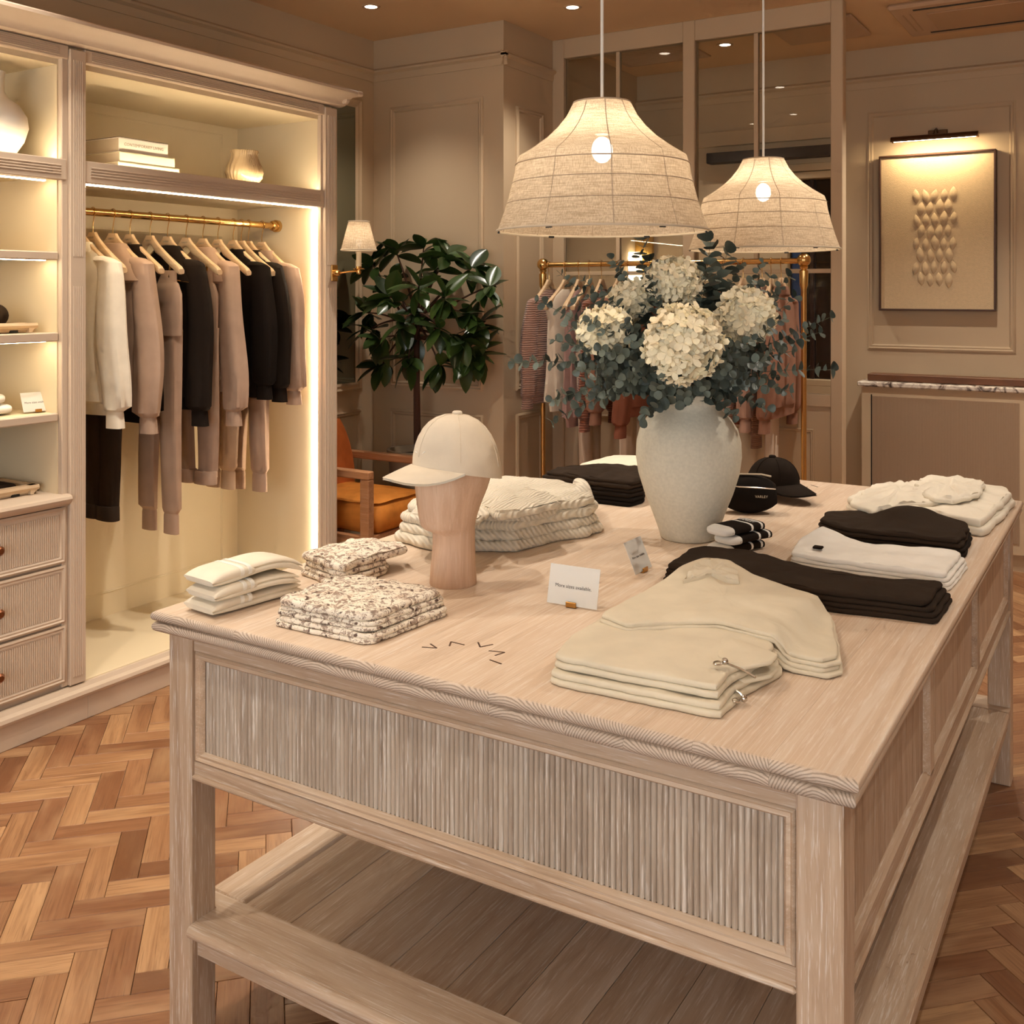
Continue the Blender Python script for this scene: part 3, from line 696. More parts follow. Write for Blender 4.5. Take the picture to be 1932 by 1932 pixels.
for zb, zt in ((.592, .795), (.373, .582), (.155, .363)):
    d = MB().box(XF - .02, Y0 + .1, zb, XF - .004, YP0 - .012, zt, .002)
    d = d.build('drawer', 'cabinet_paint', bk, world=True, smooth=0)
    y1, y0 = YP0 - .012, Y0 + .1
    frame_mould(d, 'x', XF - .005, y0, y1, zb, zt, 1, w=.024, d=.008, name='drawer_frame', mat='cabinet_paint')
    flutes(d, 'z', y1 - .026 - .42, y1 - .026, zb + .026, zt - .026, XF - .004, 50, name='reed', r=.9)
    c = onx(-6, 600, XF).y
    MB().lathe([(.006, 0), (.006, .012), (.015, .018), (.017, .026), (.01, .034)], 0, 0, 16).build('knob', 'knob', d, label='bronze drawer knob').matrix_local = Matrix.Translation(Vector((XF, c - .004, (zb + zt) / 2)) - BASE[d.name]) @ Matrix.Rotation(PI / 2, 4, 'Y')
bb('plinth', (XF - .4, Y0, 0, XF + .018, YP1, .09), 'cabinet_paint', .002)
MB().prism([(XF - .012, .09), (XF + .03, .09), (XF + .034, .1), (XF + .03, .112), (XF + .012, .118), (XF + .004, .132), (XF - .012, .132), (XF - .012, .1)], 'y', Y0, YP1).build('plinth_moulding', 'cabinet_paint', bk, world=True, smooth=30)

# --- brass rail
ZR, XRL = 1.906, -3.66
hr = thing('hanging_rail', 'polished brass hanging rail inside the wardrobe', 'rail', (XRL, YP1, ZR))
MB().tube([(XRL, YP1 - .01, ZR), (XRL, YO, ZR)], .0155, 16).build('tube', 'brass', hr, world=True)
MB().tube([(XRL, YO - .045, ZR), (XRL, YO - .04, ZR), (XRL, YO - .02, ZR), (XRL, YO - .018, ZR), (XRL, YO, ZR)], [.019, .024, .024, .03, .03], 18).build('end_socket', 'brass', hr, world=True)

# ------------------------------------------------------------------ hangers and hanging clothes (local: u along the hanger, v across, rail at the origin)
def hanger(label, loc, rz, group, s=1.0, mark=True):
    t = thing('clothes_hanger', label, 'hanger', loc, rz, group)
    R = .0195
    pts = [(R * math.cos(a), 0, R * math.sin(a)) for a in [math.radians(q) for q in range(200, -61, -20)]]
    pts += [(.002, 0, -.045), (0, 0, -.06), (0, 0, -.10)]
    MB().tube(pts, .0018, 6).build('hook', 'wire_brass', t)
    rings = []
    for u in (-1, -.985, -.95, -.85, -.7, -.55, -.4, -.28, -.2, -.15, -.12, -.1, 0, .1, .12, .15, .2, .28, .4, .55, .7, .85, .95, .985, 1):
        au = abs(u)
        top = -.082 if au < .11 else -.082 - .003 - .138 * ((au - .11) / .89) ** .8
        hh = .056 if au < .11 else .036 + .02 * max(0, 1 - (au - .11) / .3)
        if au > .97: top -= .006; hh -= .014
        bot = top - hh + (.018 * max(0, 1 - au / .2))
        ww = .0085 + .006 * au; zc, hf = (top + bot) / 2, (top - bot) / 2
        rings.append([(u * .21 * s, ww * math.copysign(abs(math.cos(t)) ** .6, math.cos(t)), zc + hf * math.copysign(abs(math.sin(t)) ** .6, math.sin(t))) for t in [2 * PI * (j + .5) / 12 for j in range(12)]])
    MB().loft(rings).build('shoulder_bar', 'hanger_wood', t)
    if mark:
        text('VARLEY', .011, 'print_grey', t, Matrix.Translation((0, -.0089, -.105)) @ Matrix.Rotation(PI / 2, 4, 'X'))
    return t
def sec(cx, cy, z, a, b, n=28, e=2.4, wr=0.0, ph=0.0, f=5):
    out = []
    for k in range(n):
        t = 2 * PI * k / n; c, s_ = math.cos(t), math.sin(t)
        q = 1 + wr * math.sin(f * t + ph + z * 9)
        out.append((cx + a * q * math.copysign(abs(c) ** (2 / e), c), cy + b * q * math.copysign(abs(s_) ** (2 / e), s_), z))
    return out
def sweater(name, label, loc, rz, group, mat, cat='sweatshirt', length=.66, half=.215, thick=.032, sleeve=.60, collar=None, sl=True, seed=1, cuffmat=None, flare=.05, lean=0.0, zipm=None):
    t = thing(name, label, cat, loc, rz, group)
    r = random.Random(seed)
    zs = -.138
    R = []
    for z, a, b in ((zs, .06, .016), (zs - .012, .085, .02), (zs - .04, .135, .024), (zs - .08, .172, .028), (zs - .12, .195, .03)):
        R.append(sec(0, 0, z, a, b))
    for k in range(1, 11):
        q = k / 10; z = zs - .12 - (length - .16) * q
        R.append(sec(.01 * math.sin(q * 3 + seed), .004 * math.sin(q * 5 + seed), z, half - .015 + .02 * q, thick + .006 * q, wr=.03 + .09 * q, ph=seed + q, f=7))
    zb = R[-1][0][2]
    R += [sec(0, 0, zb - .008, half - .012, thick - .004), sec(0, 0, zb - .055, half - .022, thick - .008)]
    MB().loft(R).build('body', mat, t)
    if sl:
        for sd in (1, -1):
            S_ = [sec(sd * .125, 0, zs - .046, .022, .014), sec(sd * .142, 0, zs - .052, .042, .024), sec(sd * .158, 0, zs - .064, .056, .031)]
            for k in range(13):
                q = k / 12
                u = sd * (.172 + flare * .6 * math.sin(q * PI * .55) + .015 * q); z = zs - .075 - sleeve * q
                a = .056 + .018 * math.sin(q * 2.75); b = .034 + .006 * math.sin(q * 3)
                S_.append(sec(u + .006 * math.sin(7 * q + seed), -.012 * q + lean * q + .006 * math.sin(5 * q + seed * 2), z, a, b, e=2.1, wr=.05 + .09 * q * q, ph=seed * 2 + 4 * q, f=5))
            u, z = S_[-1][0][0], S_[-1][0][2]; uc = sd * (.172 + flare * .6 * math.sin(PI * .55) + .015)
            S_ += [sec(uc, lean - .012, z - .012, .052, .031), sec(uc, lean - .012, z - .022, .036, .022)]
            MB().loft(S_).build('sleeve', mat, t)
            C = [sec(uc, lean - .012, z - .018, .037, .023), sec(uc, lean - .012, z - .03, .04, .024), sec(uc + .004 * sd, lean - .014, z - .085, .043, .025, wr=.04)]
            MB().loft(C).build('cuff', cuffmat or mat, t)
    if collar == 'crew':
        MB().loft([sec(0, 0, zs - .03, .10, .03), sec(0, 0, zs - .01, .085, .03), sec(0, 0, zs + .012, .07, .024), sec(0, 0, zs + .012, .06, .014)]).build('neckband', mat, t)
    if collar == 'zip':
        C = [sec(.06, -.004, zs - .15, .12, .046, e=2), sec(.055, -.004, zs - .142, .165, .056, e=2), sec(.04, -.002, zs - .10, .15, .054, e=2), sec(.02, 0, zs - .04, .105, .046, e=2), sec(.0, 0, zs + .012, .07, .036, e=2), sec(0, 0, zs + .016, .055, .022, e=2)]
        MB().loft(C).build('collar', mat, t)
        if zipm:
            MB().tube([(-.04, -.052, zs - .15), (.04, -.061, zs - .138), (.12, -.056, zs - .138), (.21, -.026, zs - .15)], .0028, 6).build('zip', zipm, t)
    return t
def trousers(name, label, loc, rz, group, mat, length=1.05, half=.125, cuff='rib', seed=1, thick=.028, u0=0.0):
    t = thing(name, label, 'trousers', loc, rz, group)
    zs = -.235
    for sd in (1, -1):
        MB().tube([(sd * .07 + u0, 0, zs + .03), (sd * .07 + u0, -.008, zs - .03)], .006, 8).build('clip', 'wire_brass', t)
    R = [sec(u0, 0, zs, half - .03, .014), sec(u0, 0, zs - .05, half - .028, .016), sec(u0, 0, zs - .056, half - .018, .019)]
    for k in range(1, 6):
        q = k / 5; R.append(sec(u0, 0, zs - .056 - .22 * q, half + .004 * math.sin(q * 3), thick, wr=.03, ph=seed + q))
    MB().loft(R).build('waist', mat, t)
    zc = zs - .27; L = length - .27
    for sd in (1, -1):
        S_ = []
        for k in range(11):
            q = k / 10
            S_.append(sec(u0 + sd * (.062 + .012 * math.sin(q * 2.4 + seed)), sd * .006 - .006 * math.sin(q * 4 + seed), zc + .02 - (L - .09) * q, (.068 - .018 * q), thick - .004 * q, wr=.08, ph=seed + q * 3, f=5))
        x, z = u0 + sd * (.062 + .012 * math.sin(2.4 + seed)), S_[-1][0][2]
        if cuff == 'rib': S_ += [sec(x, 0, z - .012, .044, .02), sec(x, 0, z - .02, .038, .016)]
        MB().loft(S_).build('leg', mat, t)
        if cuff == 'rib': C = [sec(x, 0, z - .016, .039, .017), sec(x, 0, z - .03, .042, .019), sec(x, 0, z - .105, .044, .018)]
        else: C = [sec(x, 0, z + .03, .057, .03), sec(x, 0, z + .026, .06, .032), sec(x, 0, z - .028, .062, .031), sec(x, 0, z - .03, .056, .026)]
        MB().loft(C).build('turn_up' if cuff != 'rib' else 'cuff', mat, t)
    return t
G1, G2 = 'clothes hanging in the wardrobe', 'wooden hangers in the wardrobe'
W = [(2.625, 'S', dict(name='sweatshirt', label='cream sweatshirt hanging first at the pilaster', mat='f_cream', collar='crew', sleeve=.56, flare=.07, length=.66)),
     (2.689, 'P', dict(name='turn_up_trousers', label='black turn-up trousers under the cream sweatshirt', mat='f_brownblack', cuff='turn', length=1.09, u0=.05)),
     (2.785, 'S', dict(name='half_zip_sweatshirt', label='taupe half-zip sweatshirt with wide collar beside the cream one', mat='f_taupe', cat='sweatshirt', collar='zip', sleeve=.60, flare=.06, length=.62)),
     (2.869, 'S', dict(name='sleeveless_top', label='long black sleeveless top between taupe sweatshirt and joggers', mat='f_black', cat='top', sl=False, length=.72, half=.185, collar='crew')),
     (2.973, 'P', dict(name='jogger_trousers', label='taupe joggers reaching lowest in the middle of the wardrobe', mat='f_taupe', length=1.12, half=.135, u0=.07)),
     (3.066, 'S', dict(name='half_zip_sweatshirt', label='black half-zip sweatshirt with open zip edge', mat='f_black', cat='sweatshirt', collar='zip', sleeve=.60, length=.68, zipm='wire_brass')),
     (3.169, 'P', dict(name='turn_up_trousers', label='brown turn-up trousers below the black half-zip', mat='f_taupe2', cuff='turn', length=1.02, half=.135, u0=.06)),
     (3.266, 'S', dict(name='half_zip_sweatshirt', label='taupe half-zip sweatshirt right of the black half-zip', mat='f_taupe', cat='sweatshirt', collar='zip', sleeve=.62, length=.62)),
     (3.355, 'P', dict(name='jogger_trousers', label='tan joggers behind the second taupe half-zip', mat='f_tan', length=1.0, u0=.02)),
     (3.449, 'S', dict(name='crew_sweatshirt', label='black crew sweatshirt left of the other black one', mat='f_black2', collar='crew', sleeve=.52, length=.66)),
     (3.500, 'P', dict(name='jogger_trousers', label='narrow taupe joggers below the two black sweatshirts', mat='f_taupe', length=1.03, half=.105, u0=.05)),
     (3.545, 'S', dict(name='crew_sweatshirt', label='black crew sweatshirt right of the other black one', mat='f_black', collar='crew', sleeve=.54, length=.6)),
     (3.634, 'S', dict(name='crew_sweatshirt', label='taupe crew sweatshirt last on the rail at the lit side', mat='f_taupe', collar='crew', sleeve=.56, length=.6, flare=.06))]
for i, (y, k, d) in enumerate(W):
    loc = (XRL, y, ZR); rz = random.Random(i).uniform(-.07, .05)
    d = dict(d, loc=loc, rz=rz, group=G1, seed=i + 1)
    (sweater if k == 'S' else trousers)(**d)
    hanger('pale wooden hanger carrying the ' + d['label'], loc, rz, G2)

# ------------------------------------------------------------------ display table
TX0, TX1, TY0, TY1, TZ = -1.80, -.336, 1.462, 3.727, .90
tb = thing('display_table', 'large limed oak display table with reeded apron and low shelf', 'table', ((TX0 + TX1) / 2, (TY0 + TY1) / 2, 0))
def rounded_board(x0, x1, z0, z1, fl, fr):
    r = (z1 - z0) / 2; zc = (z0 + z1) / 2; rings = []
    for k in range(9):
        a = -PI / 2 + PI * k / 8; i = r * (1 - math.cos(a)); z = zc + r * math.sin(a)
        rings.append([(x0 + i * fl, TY0 + i, z), (x1 - i * fr, TY0 + i, z), (x1 - i * fr, TY1 - i, z), (x0 + i * fl, TY1 - i, z)])
    return MB().loft(rings)
edges = [TX0] + [onz(px, py, .9).x for px, py in ((452, 1186), (560, 1212), (715, 1250), (830, 1278), (932, 1300), (1075, 1333), (1185, 1360), (1315, 1390), (1460, 1422))] + [TX1]
edges = sorted(edges)
for i in range(len(edges) - 1):
    l, r = i == 0, i == len(edges) - 2
    for z0, z1 in ((.879, .90), (.857, .8788)):
        ins = 0.0 if z1 == .90 else .004
        a_, b_ = edges[i] + ins * l + .00015, edges[i + 1] - ins * r - .00015; cb = Vector(((a_ + b_) / 2, (TY0 + TY1) / 2, (z0 + z1) / 2))
        mb = rounded_board(a_, b_, z0, z1, l, r); mb.v = [(x - cb.x, y - cb.y, z - cb.z) for x, y, z in mb.v]
        mb.build('top_board', 'oak_top', tb, smooth=50).matrix_local = Matrix.Translation(cb - BASE[tb.name])
LX = ((-1.775, -1.705), (-.432, -.364)); LY = ((1.49, 1.558), (3.63, 3.698))
for x0, x1 in LX:
    for y0, y1 in LY:
        MB().box(x0, y0, 0, x1, y1, .857, .003).build('leg', 'oak_z', tb, world=True, smooth=0)
def apron_x(y, out):
    x0, x1 = LX[0][1], LX[1][0]
    MB().box(x0, y, .822, x1, y - out * .03, .857, .001).build('top_rail', 'oak_x', tb, world=True, smooth=0)
    MB().box(x0, y, .557, x1, y - out * .03, .59, .002).box(x0, y + out * .008, .553, x1, y - out * .03, .564, .004).build('bottom_rail', 'oak_x', tb, world=True, smooth=0)
    pn = MB().box(x0, y - out * .016, .575, x1, y - out * .03, .83).build('apron_panel', 'oak_reed', tb, world=True, smooth=0)
    frame_mould(pn, 'y', y - out * .012, x0, x1, .588, .823, out, w=.022, d=.014, name='panel_frame', mat='oak_top_x')
    n = 120; a, b = x0 + .022, x1 - .022; p = (b - a) / n
    prof = [(math.cos(PI * k / 6) * p * .47, -out * 0 + out * math.sin(PI * k / 6) * p * .55) for k in range(7)]
    me = mesh_of(MB().prism(prof, 'z', 0, .235 - .044), 'reed', 'oak_reed', 60)
    for i in range(n): put('reed', me, pn, mw=Matrix.Translation(Vector((a + p * (i + .5), y - out * .016, .61)) - BASE[pn.name]))
apron_x(1.497, -1)
MB().box(LX[0][1], 3.66, .557, LX[1][0], 3.69, .857).build('back_apron', 'oak_x', tb, world=True, smooth=0)
for x, out in ((-.371, 1), (-1.768, -1)):
    y0, y1 = LY[0][1], LY[1][0]
    MB().box(x, y0, .835, x - out * .03, y1, .857, .001).build('top_rail', 'oak_y', tb, world=True, smooth=0)
    MB().box(x, y0, .557, x - out * .03, y1, .597, .002).box(x + out * .008, y0, .553, x - out * .03, y1, .564, .004).build('bottom_rail', 'oak_y', tb, world=True, smooth=0)
    st = [y0] + [y0 + (y1 - y0) * q for q in (.333, .667)] + [y1]
    for k in range(3):
        a, b = st[k] + (.02 if k else 0), st[k + 1] - (.02 if k < 2 else 0)
        pn = MB().box(x - out * .012, a, .58, x - out * .03, b, .845).build('side_panel', 'oak_z', tb, world=True, smooth=0)
        frame_mould(pn, 'x', x - out * .012, a, b, .592, .84, out, w=.016, d=.012, name='panel_frame', mat='oak_y')
        if k: MB().box(x, st[k] - .022, .59, x - out * .03, st[k] + .022, .84, .002).build('stile', 'oak_z', tb, world=True, smooth=0)
# low shelf: frame boards with planks between them
SZ = .252
for yo, yi, ye in ((1.49, 1.5585, 1.60), (3.70, 3.6295, 3.59)):
    pl_ = [(LX[0][0], yi), (LX[0][1] + .0005, yi), (LX[0][1] + .0005, yo), (LX[1][0] - .0005, yo), (LX[1][0] - .0005, yi), (LX[1][1], yi), (LX[1][1], ye), (LX[0][0], ye)]
    MB().prism(pl_, 'z', SZ - .03, SZ).build('shelf_front_board' if yo < 2 else 'shelf_back_board', 'oak_x', tb, world=True, smooth=0)
MB().tube([(LX[0][1] + .001, 1.489, SZ - .014), (LX[1][0] - .001, 1.489, SZ - .014)], .0135, 14).build('shelf_nosing', 'oak_x', tb, world=True)
for a, b in ((LX[0][0], LX[0][0] + .11), (LX[1][1] - .11, LX[1][1])):
    MB().box(a, 1.6003, SZ - .03, b, 3.5897, SZ, .007).build('shelf_side_board', 'oak_y', tb, world=True, smooth=0)
pa, pb = LX[0][0] + .11, LX[1][1] - .11; npk = 9
for i in range(npk):
    MB().box(pa + (pb - pa) * i / npk + .0006, 1.60, SZ - .03, pa + (pb - pa) * (i + 1) / npk - .0006, 3.59, SZ - .004, .001).build('shelf_plank', 'oak_y', tb, world=True, smooth=0)
MB().box(LX[0][1], 1.505, SZ - .075, LX[1][0], 1.525, SZ - .03, .002).build('shelf_rail', 'oak_x', tb, world=True, smooth=0)
for x in (LX[0][0] + .01, LX[1][1] - .035): MB().box(x, 1.56, SZ - .075, x + .025, 3.63, SZ - .03, .002).build('shelf_rail', 'oak_y', tb, world=True, smooth=0)
# inlaid marks in the top
def stroke(a, b, w=.0032):
    a, b = Vector((*a, 0)), Vector((*b, 0)); d = (b - a).normalized(); n = Vector((-d.y, d.x, 0)) * w / 2
    m = MB(); q = [a + n, b + n, b - n, a - n]
    m.add([(v.x, v.y, .8990) for v in q] + [(v.x, v.y, .9006) for v in q], [(0, 1, 2, 3), (7, 6, 5, 4)] + [(k, (k + 1) % 4, (k + 1) % 4 + 4, k + 4) for k in range(4)])
    return m
for seg in (((796, 1221), (824, 1223), (812, 1215)), ((848, 1219), (851, 1211), (876, 1217)), ((902, 1212), (906, 1221), (930, 1216)),
            ((922, 1228), (952, 1231), (934, 1237)), ((924, 1245), (946, 1253)), ((1492, 918), (1500, 916)), ((1508, 919), (1524, 919)), ((1530, 915), (1543, 919))):
    m = MB()
    for a, b in zip(seg, seg[1:]):
        q = stroke(TT(*a), TT(*b)); m.add(q.v, q.f)
    m.build('inlay_mark', 'inlay', tb, world=True, smooth=0)

# ------------------------------------------------------------------ head form and cap
hc = onz(855, 1100, .9); hx, hy = hc.x, hc.y
hd = thing('head_form', 'pale wooden head form standing under the cream cap', 'display head', (hx, hy, .9), math.radians(0))
# face looks to the left of the photo; local +u is the face direction
fa = math.atan2(-.948, -.316)
R = []
for z, ax, bx, off in ((0, .055, .053, 0), (.003, .056, .054, 0), (.04, .053, .051, 0), (.09, .050, .049, -.002), (.118, .050, .049, -.002), (.126, .054, .050, .002), (.132, .062, .052, .010), (.140, .068, .054, .014), (.16, .074, .057, .014),
                       (.19, .082, .064, .010), (.22, .090, .072, .004), (.25, .095, .080, .0), (.275, .094, .081, -.004), (.30, .086, .074, -.008), (.33, .062, .054, -.01), (.345, .03, .026, -.01)):
    ring = []
    for k in range(36):
        t = 2 * PI * k / 36; c, s_ = math.cos(t), math.sin(t)
        u = off + ax * c; v = bx * s_
        ring.append((u * math.cos(fa) - v * math.sin(fa), u * math.sin(fa) + v * math.cos(fa), z))
    R.append(ring)
MB().loft(R).build('head', 'head_wood', hd, smooth=60)
cap = thing('baseball_cap', 'cream cotton baseball cap on the wooden head form', 'cap', (hx, hy, 1.158), fa)
def capshell(t, mat, sx=.112, sy=.094, h=.125, cx=-.012, z0=.0):
    rings = []
    for j in range(9):
        q = j / 8 * PI / 2 * .985
        for_r = math.cos(q) ** .8; z = h * math.sin(q)
        rings.append([(cx + sx * for_r * math.cos(2 * PI * k / 48) * (1 + .012 * math.cos(6 * 2 * PI * k / 48)), sy * for_r * math.sin(2 * PI * k / 48) * (1 + .012 * math.cos(6 * 2 * PI * k / 48)), z0 + z + .022 * math.cos(2 * PI * k / 48) * (1 - j / 8)) for k in range(48)])
    inner = [[(cx + (p[0] - cx) * .965, p[1] * .965, p[2] + .001) for p in rings[0]]]
    MB().loft(inner + rings).build('crown', mat, t, smooth=70)
    # brim: a curved peak
    up, dn = [], []
    n = 25; rows = 7
    for j in range(rows):
        q = j / (rows - 1); ru, rd = [], []
        for k in range(n):
            a = (k / (n - 1) - .5) * 2; th = a * 1.12
            bx, by = cx + sx * 1.0 * math.cos(th), sy * 1.0 * math.sin(th)
            ext = .086 * (1 - abs(a) ** 2.4) * q
            x = bx + ext; y = by * (1 + .05 * q)
            fade = 1 - abs(a) ** 3; z = z0 + .021 * math.cos(th) - fade * (.012 * q + 3.6 * y * y * q * (.6 + .2 * q) + .006 * q * q)
            ru.append((x, y, z + .004)); rd.append((x, y, z - .001))
        up.append(ru); dn.append(rd)
    ringsb = [u + d[::-1] for u, d in zip(up, dn)]
    MB().loft(ringsb).build('brim', mat, t, smooth=60)
    for k in range(6):
        a = 2 * PI * k / 6 + (PI / 6 if mat != 'f_cap' else 0); pts = []
        for j in range(1, 9):
            q = j / 8 * PI / 2 * .985; rr = math.cos(q) ** .8 * 1.014
            pts.append((cx + sx * rr * math.cos(a), sy * rr * math.sin(a), z0 + h * math.sin(q) + .022 * math.cos(a) * (1 - j / 8)))
        MB().tube(pts, .0011, 5).build('seam', mat, t)
    MB().lathe([(.012, z0 + h - .003), (.012, z0 + h + .004), (.009, z0 + h + .007), (.002, z0 + h + .008)], cx, 0, 16).build('button', mat, t)
capshell(cap, 'f_cap', sx=.110, sy=.098, h=.135)
for k in range(7):
    a = math.radians(20 + k * 23)
    r0, r1 = .010, .020
    pts = []
    for rr, da in ((r0, .0), (r1, .12)):
        yy = .0 + rr * math.cos(a + da); zz = .05 + rr * math.sin(a + da)
        q = math.asin(min(.98, (zz - .0) / .135)); x = -.012 + .110 * math.cos(q) ** .8 + .0035
        pts.append((x * math.cos(yy * 3) , yy + .0, zz))
    MB().tube(pts, .0011, 5).build('embroidery', 'f_stripe', cap)

# ------------------------------------------------------------------ folded clothes on the table
def folded(name, label, cat, mat, layers, group=None, parent_loc=None):
    """layers: list of (outline px at table height or world, z0, thickness, kw)"""
    P = layers[0][0]; cx = sum(p[0] for p in P) / len(P); cy = sum(p[1] for p in P) / len(P)
    m = MB()
    for poly, z0, t, kw in layers: cloth_slab(m, poly, z0, t, **kw)
    return m.build(name, mat, loc=(cx, cy, layers[0][1]), smooth=60, label=label, cat=cat, group=group)
def shift(P, s=1.0, dx=0, dy=0):
    cx = sum(p[0] for p in P) / len(P); cy = sum(p[1] for p in P) / len(P)
    return [(cx + (x - cx) * s + dx, cy + (y - cy) * s + dy) for x, y in P]
def para(a, b, c):
    return [a, b, c, (a[0] + c[0] - b[0], a[1] + c[1] - b[1])]
Z = .9005
# cream socks, three pairs
g = 'cream sock pairs in a small stack'
sa, sb = Vector((*TT(420, 1148), 0)), Vector((*TT(560, 1108), 0)); sd = (sb - sa).normalized(); sn = Vector((-sd.y, sd.x, 0))
def strip(mb, pts, wd, th, side, n=14):
    rings = []
    for i, p in enumerate(pts):
        p = Vector(p); d = (Vector(pts[min(i + 1, len(pts) - 1)]) - Vector(pts[max(i - 1, 0)])).normalized()
        up = side.cross(d).normalized(); up = up if up.z > 0 or abs(up.z) < .2 else -up
        k = wd[i] if isinstance(wd, list) else wd; tt = th[i] if isinstance(th, list) else th
        rings.append([p + side * (math.copysign(abs(math.cos(q)) ** .45, math.cos(q)) * k / 2) + up * (math.copysign(abs(math.sin(q)) ** .7, math.sin(q)) * tt / 2) for q in [2 * PI * j / n for j in range(n)]])
    mb.loft(rings)
def bez(pts, n=16):
    P = [Vector(p) for p in pts]; out = []
    for i in range(n + 1):
        t = i / n; Q = P[:]
        while len(Q) > 1: Q = [a.lerp(b, t) for a, b in zip(Q, Q[1:])]
        out.append(Q[0])
    return out
so = sa + sd * .0
for i, (z0, ln, lab) in enumerate(((0, .235, 'bottom pair of cream socks in the stack at the table corner'), (.029, .225, 'middle pair of cream socks with white stripes at the table corner'), (.058, .24, 'top pair of cream socks with striped folded cuff'))):
    t = thing('sock_pair', lab, 'socks', (so.x, so.y, Z + z0), 0, g)
    m = MB(); dz = Z + z0 + .009
    o = so + sn * (.004 * (-1) ** i) - sd * .055
    lift = [0, .008, .02][i]
    A = [o + Vector((0, 0, dz)), o + sd * ln * .35 + Vector((0, 0, dz)), o + sd * ln * .6 + Vector((0, 0, dz + lift)), o + sd * ln * .85 + Vector((0, 0, dz + lift * .5)), o + sd * ln + Vector((0, 0, dz - .002 - z0 * .25))]
    TH_ = [.006, .012, .015] + [.017] * 11 + [.015, .012, .006]; strip(m, bez(A), .098, TH_, sn); strip(m, [p + Vector((0, 0, .010)) + sn * .002 for p in bez(A)], .095, [q * .78 for q in TH_], sn)
    m.build('foot', 'f_cream', t, world=True, smooth=60)
    m = MB(); B = [o + sd * (-.004) + Vector((0, 0, dz + .006)), o + sd * .03 + Vector((0, 0, dz + .014)), o + sd * .07 + Vector((0, 0, dz + .014)), o + sd * .105 + Vector((0, 0, dz + .012))]
    strip(m, bez(B, 10), .102, [.008, .017, .022, .024, .024, .024, .024, .024, .023, .021, .012], sn); m.build('cuff', 'f_cream', t, world=True, smooth=60)
    for q in (.068, .088):
        m = MB(); strip(m, [o + sd * (q + k * .003) + Vector((0, 0, dz + .0135)) for k in range(4)], .1032, .0252, sn); m.build('stripe', 'f_stripe', t, world=True, smooth=60)
# leopard print: front pair
q = para(TT(507, 1180), TT(696, 1222), TT(851, 1160))
def tall(xy, c, k): return lambda x, y: k * max(0, ((x - c[0]) * xy[0] + (y - c[1]) * xy[1]))
c0 = q[1]; back = (-.6, .8)
g = 'leopard print folded garments'
folded('folded_leggings', 'lower folded leopard print garment at the front table edge', 'leggings', 'leopard',
       [(q, Z, .010, S(seed=1, edge=.006, it=2)), (shift(q, .985, .004, .003), Z + .0095, .010, S(seed=2, edge=.006))], g)
folded('folded_leggings', 'upper folded leopard print garment at the front table edge', 'leggings', 'leopard',
       [(shift(q, .97, -.004, .006), Z + .021, .009, S(seed=3, edge=.006, amp=.004)), (shift(q, .955, -.002, .008), Z + .03, .009, S(seed=4, edge=.007)), (shift(q, .94, -.007, .004), Z + .039, .014, S(seed=5, edge=.009, amp=.006, bulge=.008))], g)
q = para(TT(562, 1084), TT(640, 1114), TT(738, 1082))
folded('folded_leggings', 'lower folded leopard print garment behind the cream socks', 'leggings', 'leopard',
       [(q, Z, .011, S(seed=6, edge=.008)), (shift(q, .97, .004, .004), Z + .011, .011, S(seed=7, edge=.008))], g)
ext = [q[0], q[1], ((q[1][0] + q[2][0]) / 2 - .0, (q[1][1] + q[2][1]) / 2), (q[2][0] + .01, q[2][1] + .06), (q[2][0] - .04, q[2][1] + .10), q[3]]
folded('folded_leggings', 'upper folded leopard print garment behind the cream socks', 'leggings', 'leopard',
       [(shift(q, .95, 0, .006), Z + .023, .012, S(seed=8, edge=.009, amp=.005)), (shift(ext, .97, -.004, .004), Z + .035, .017, S(seed=9, edge=.01, amp=.008, bulge=.012, n=84))], g)
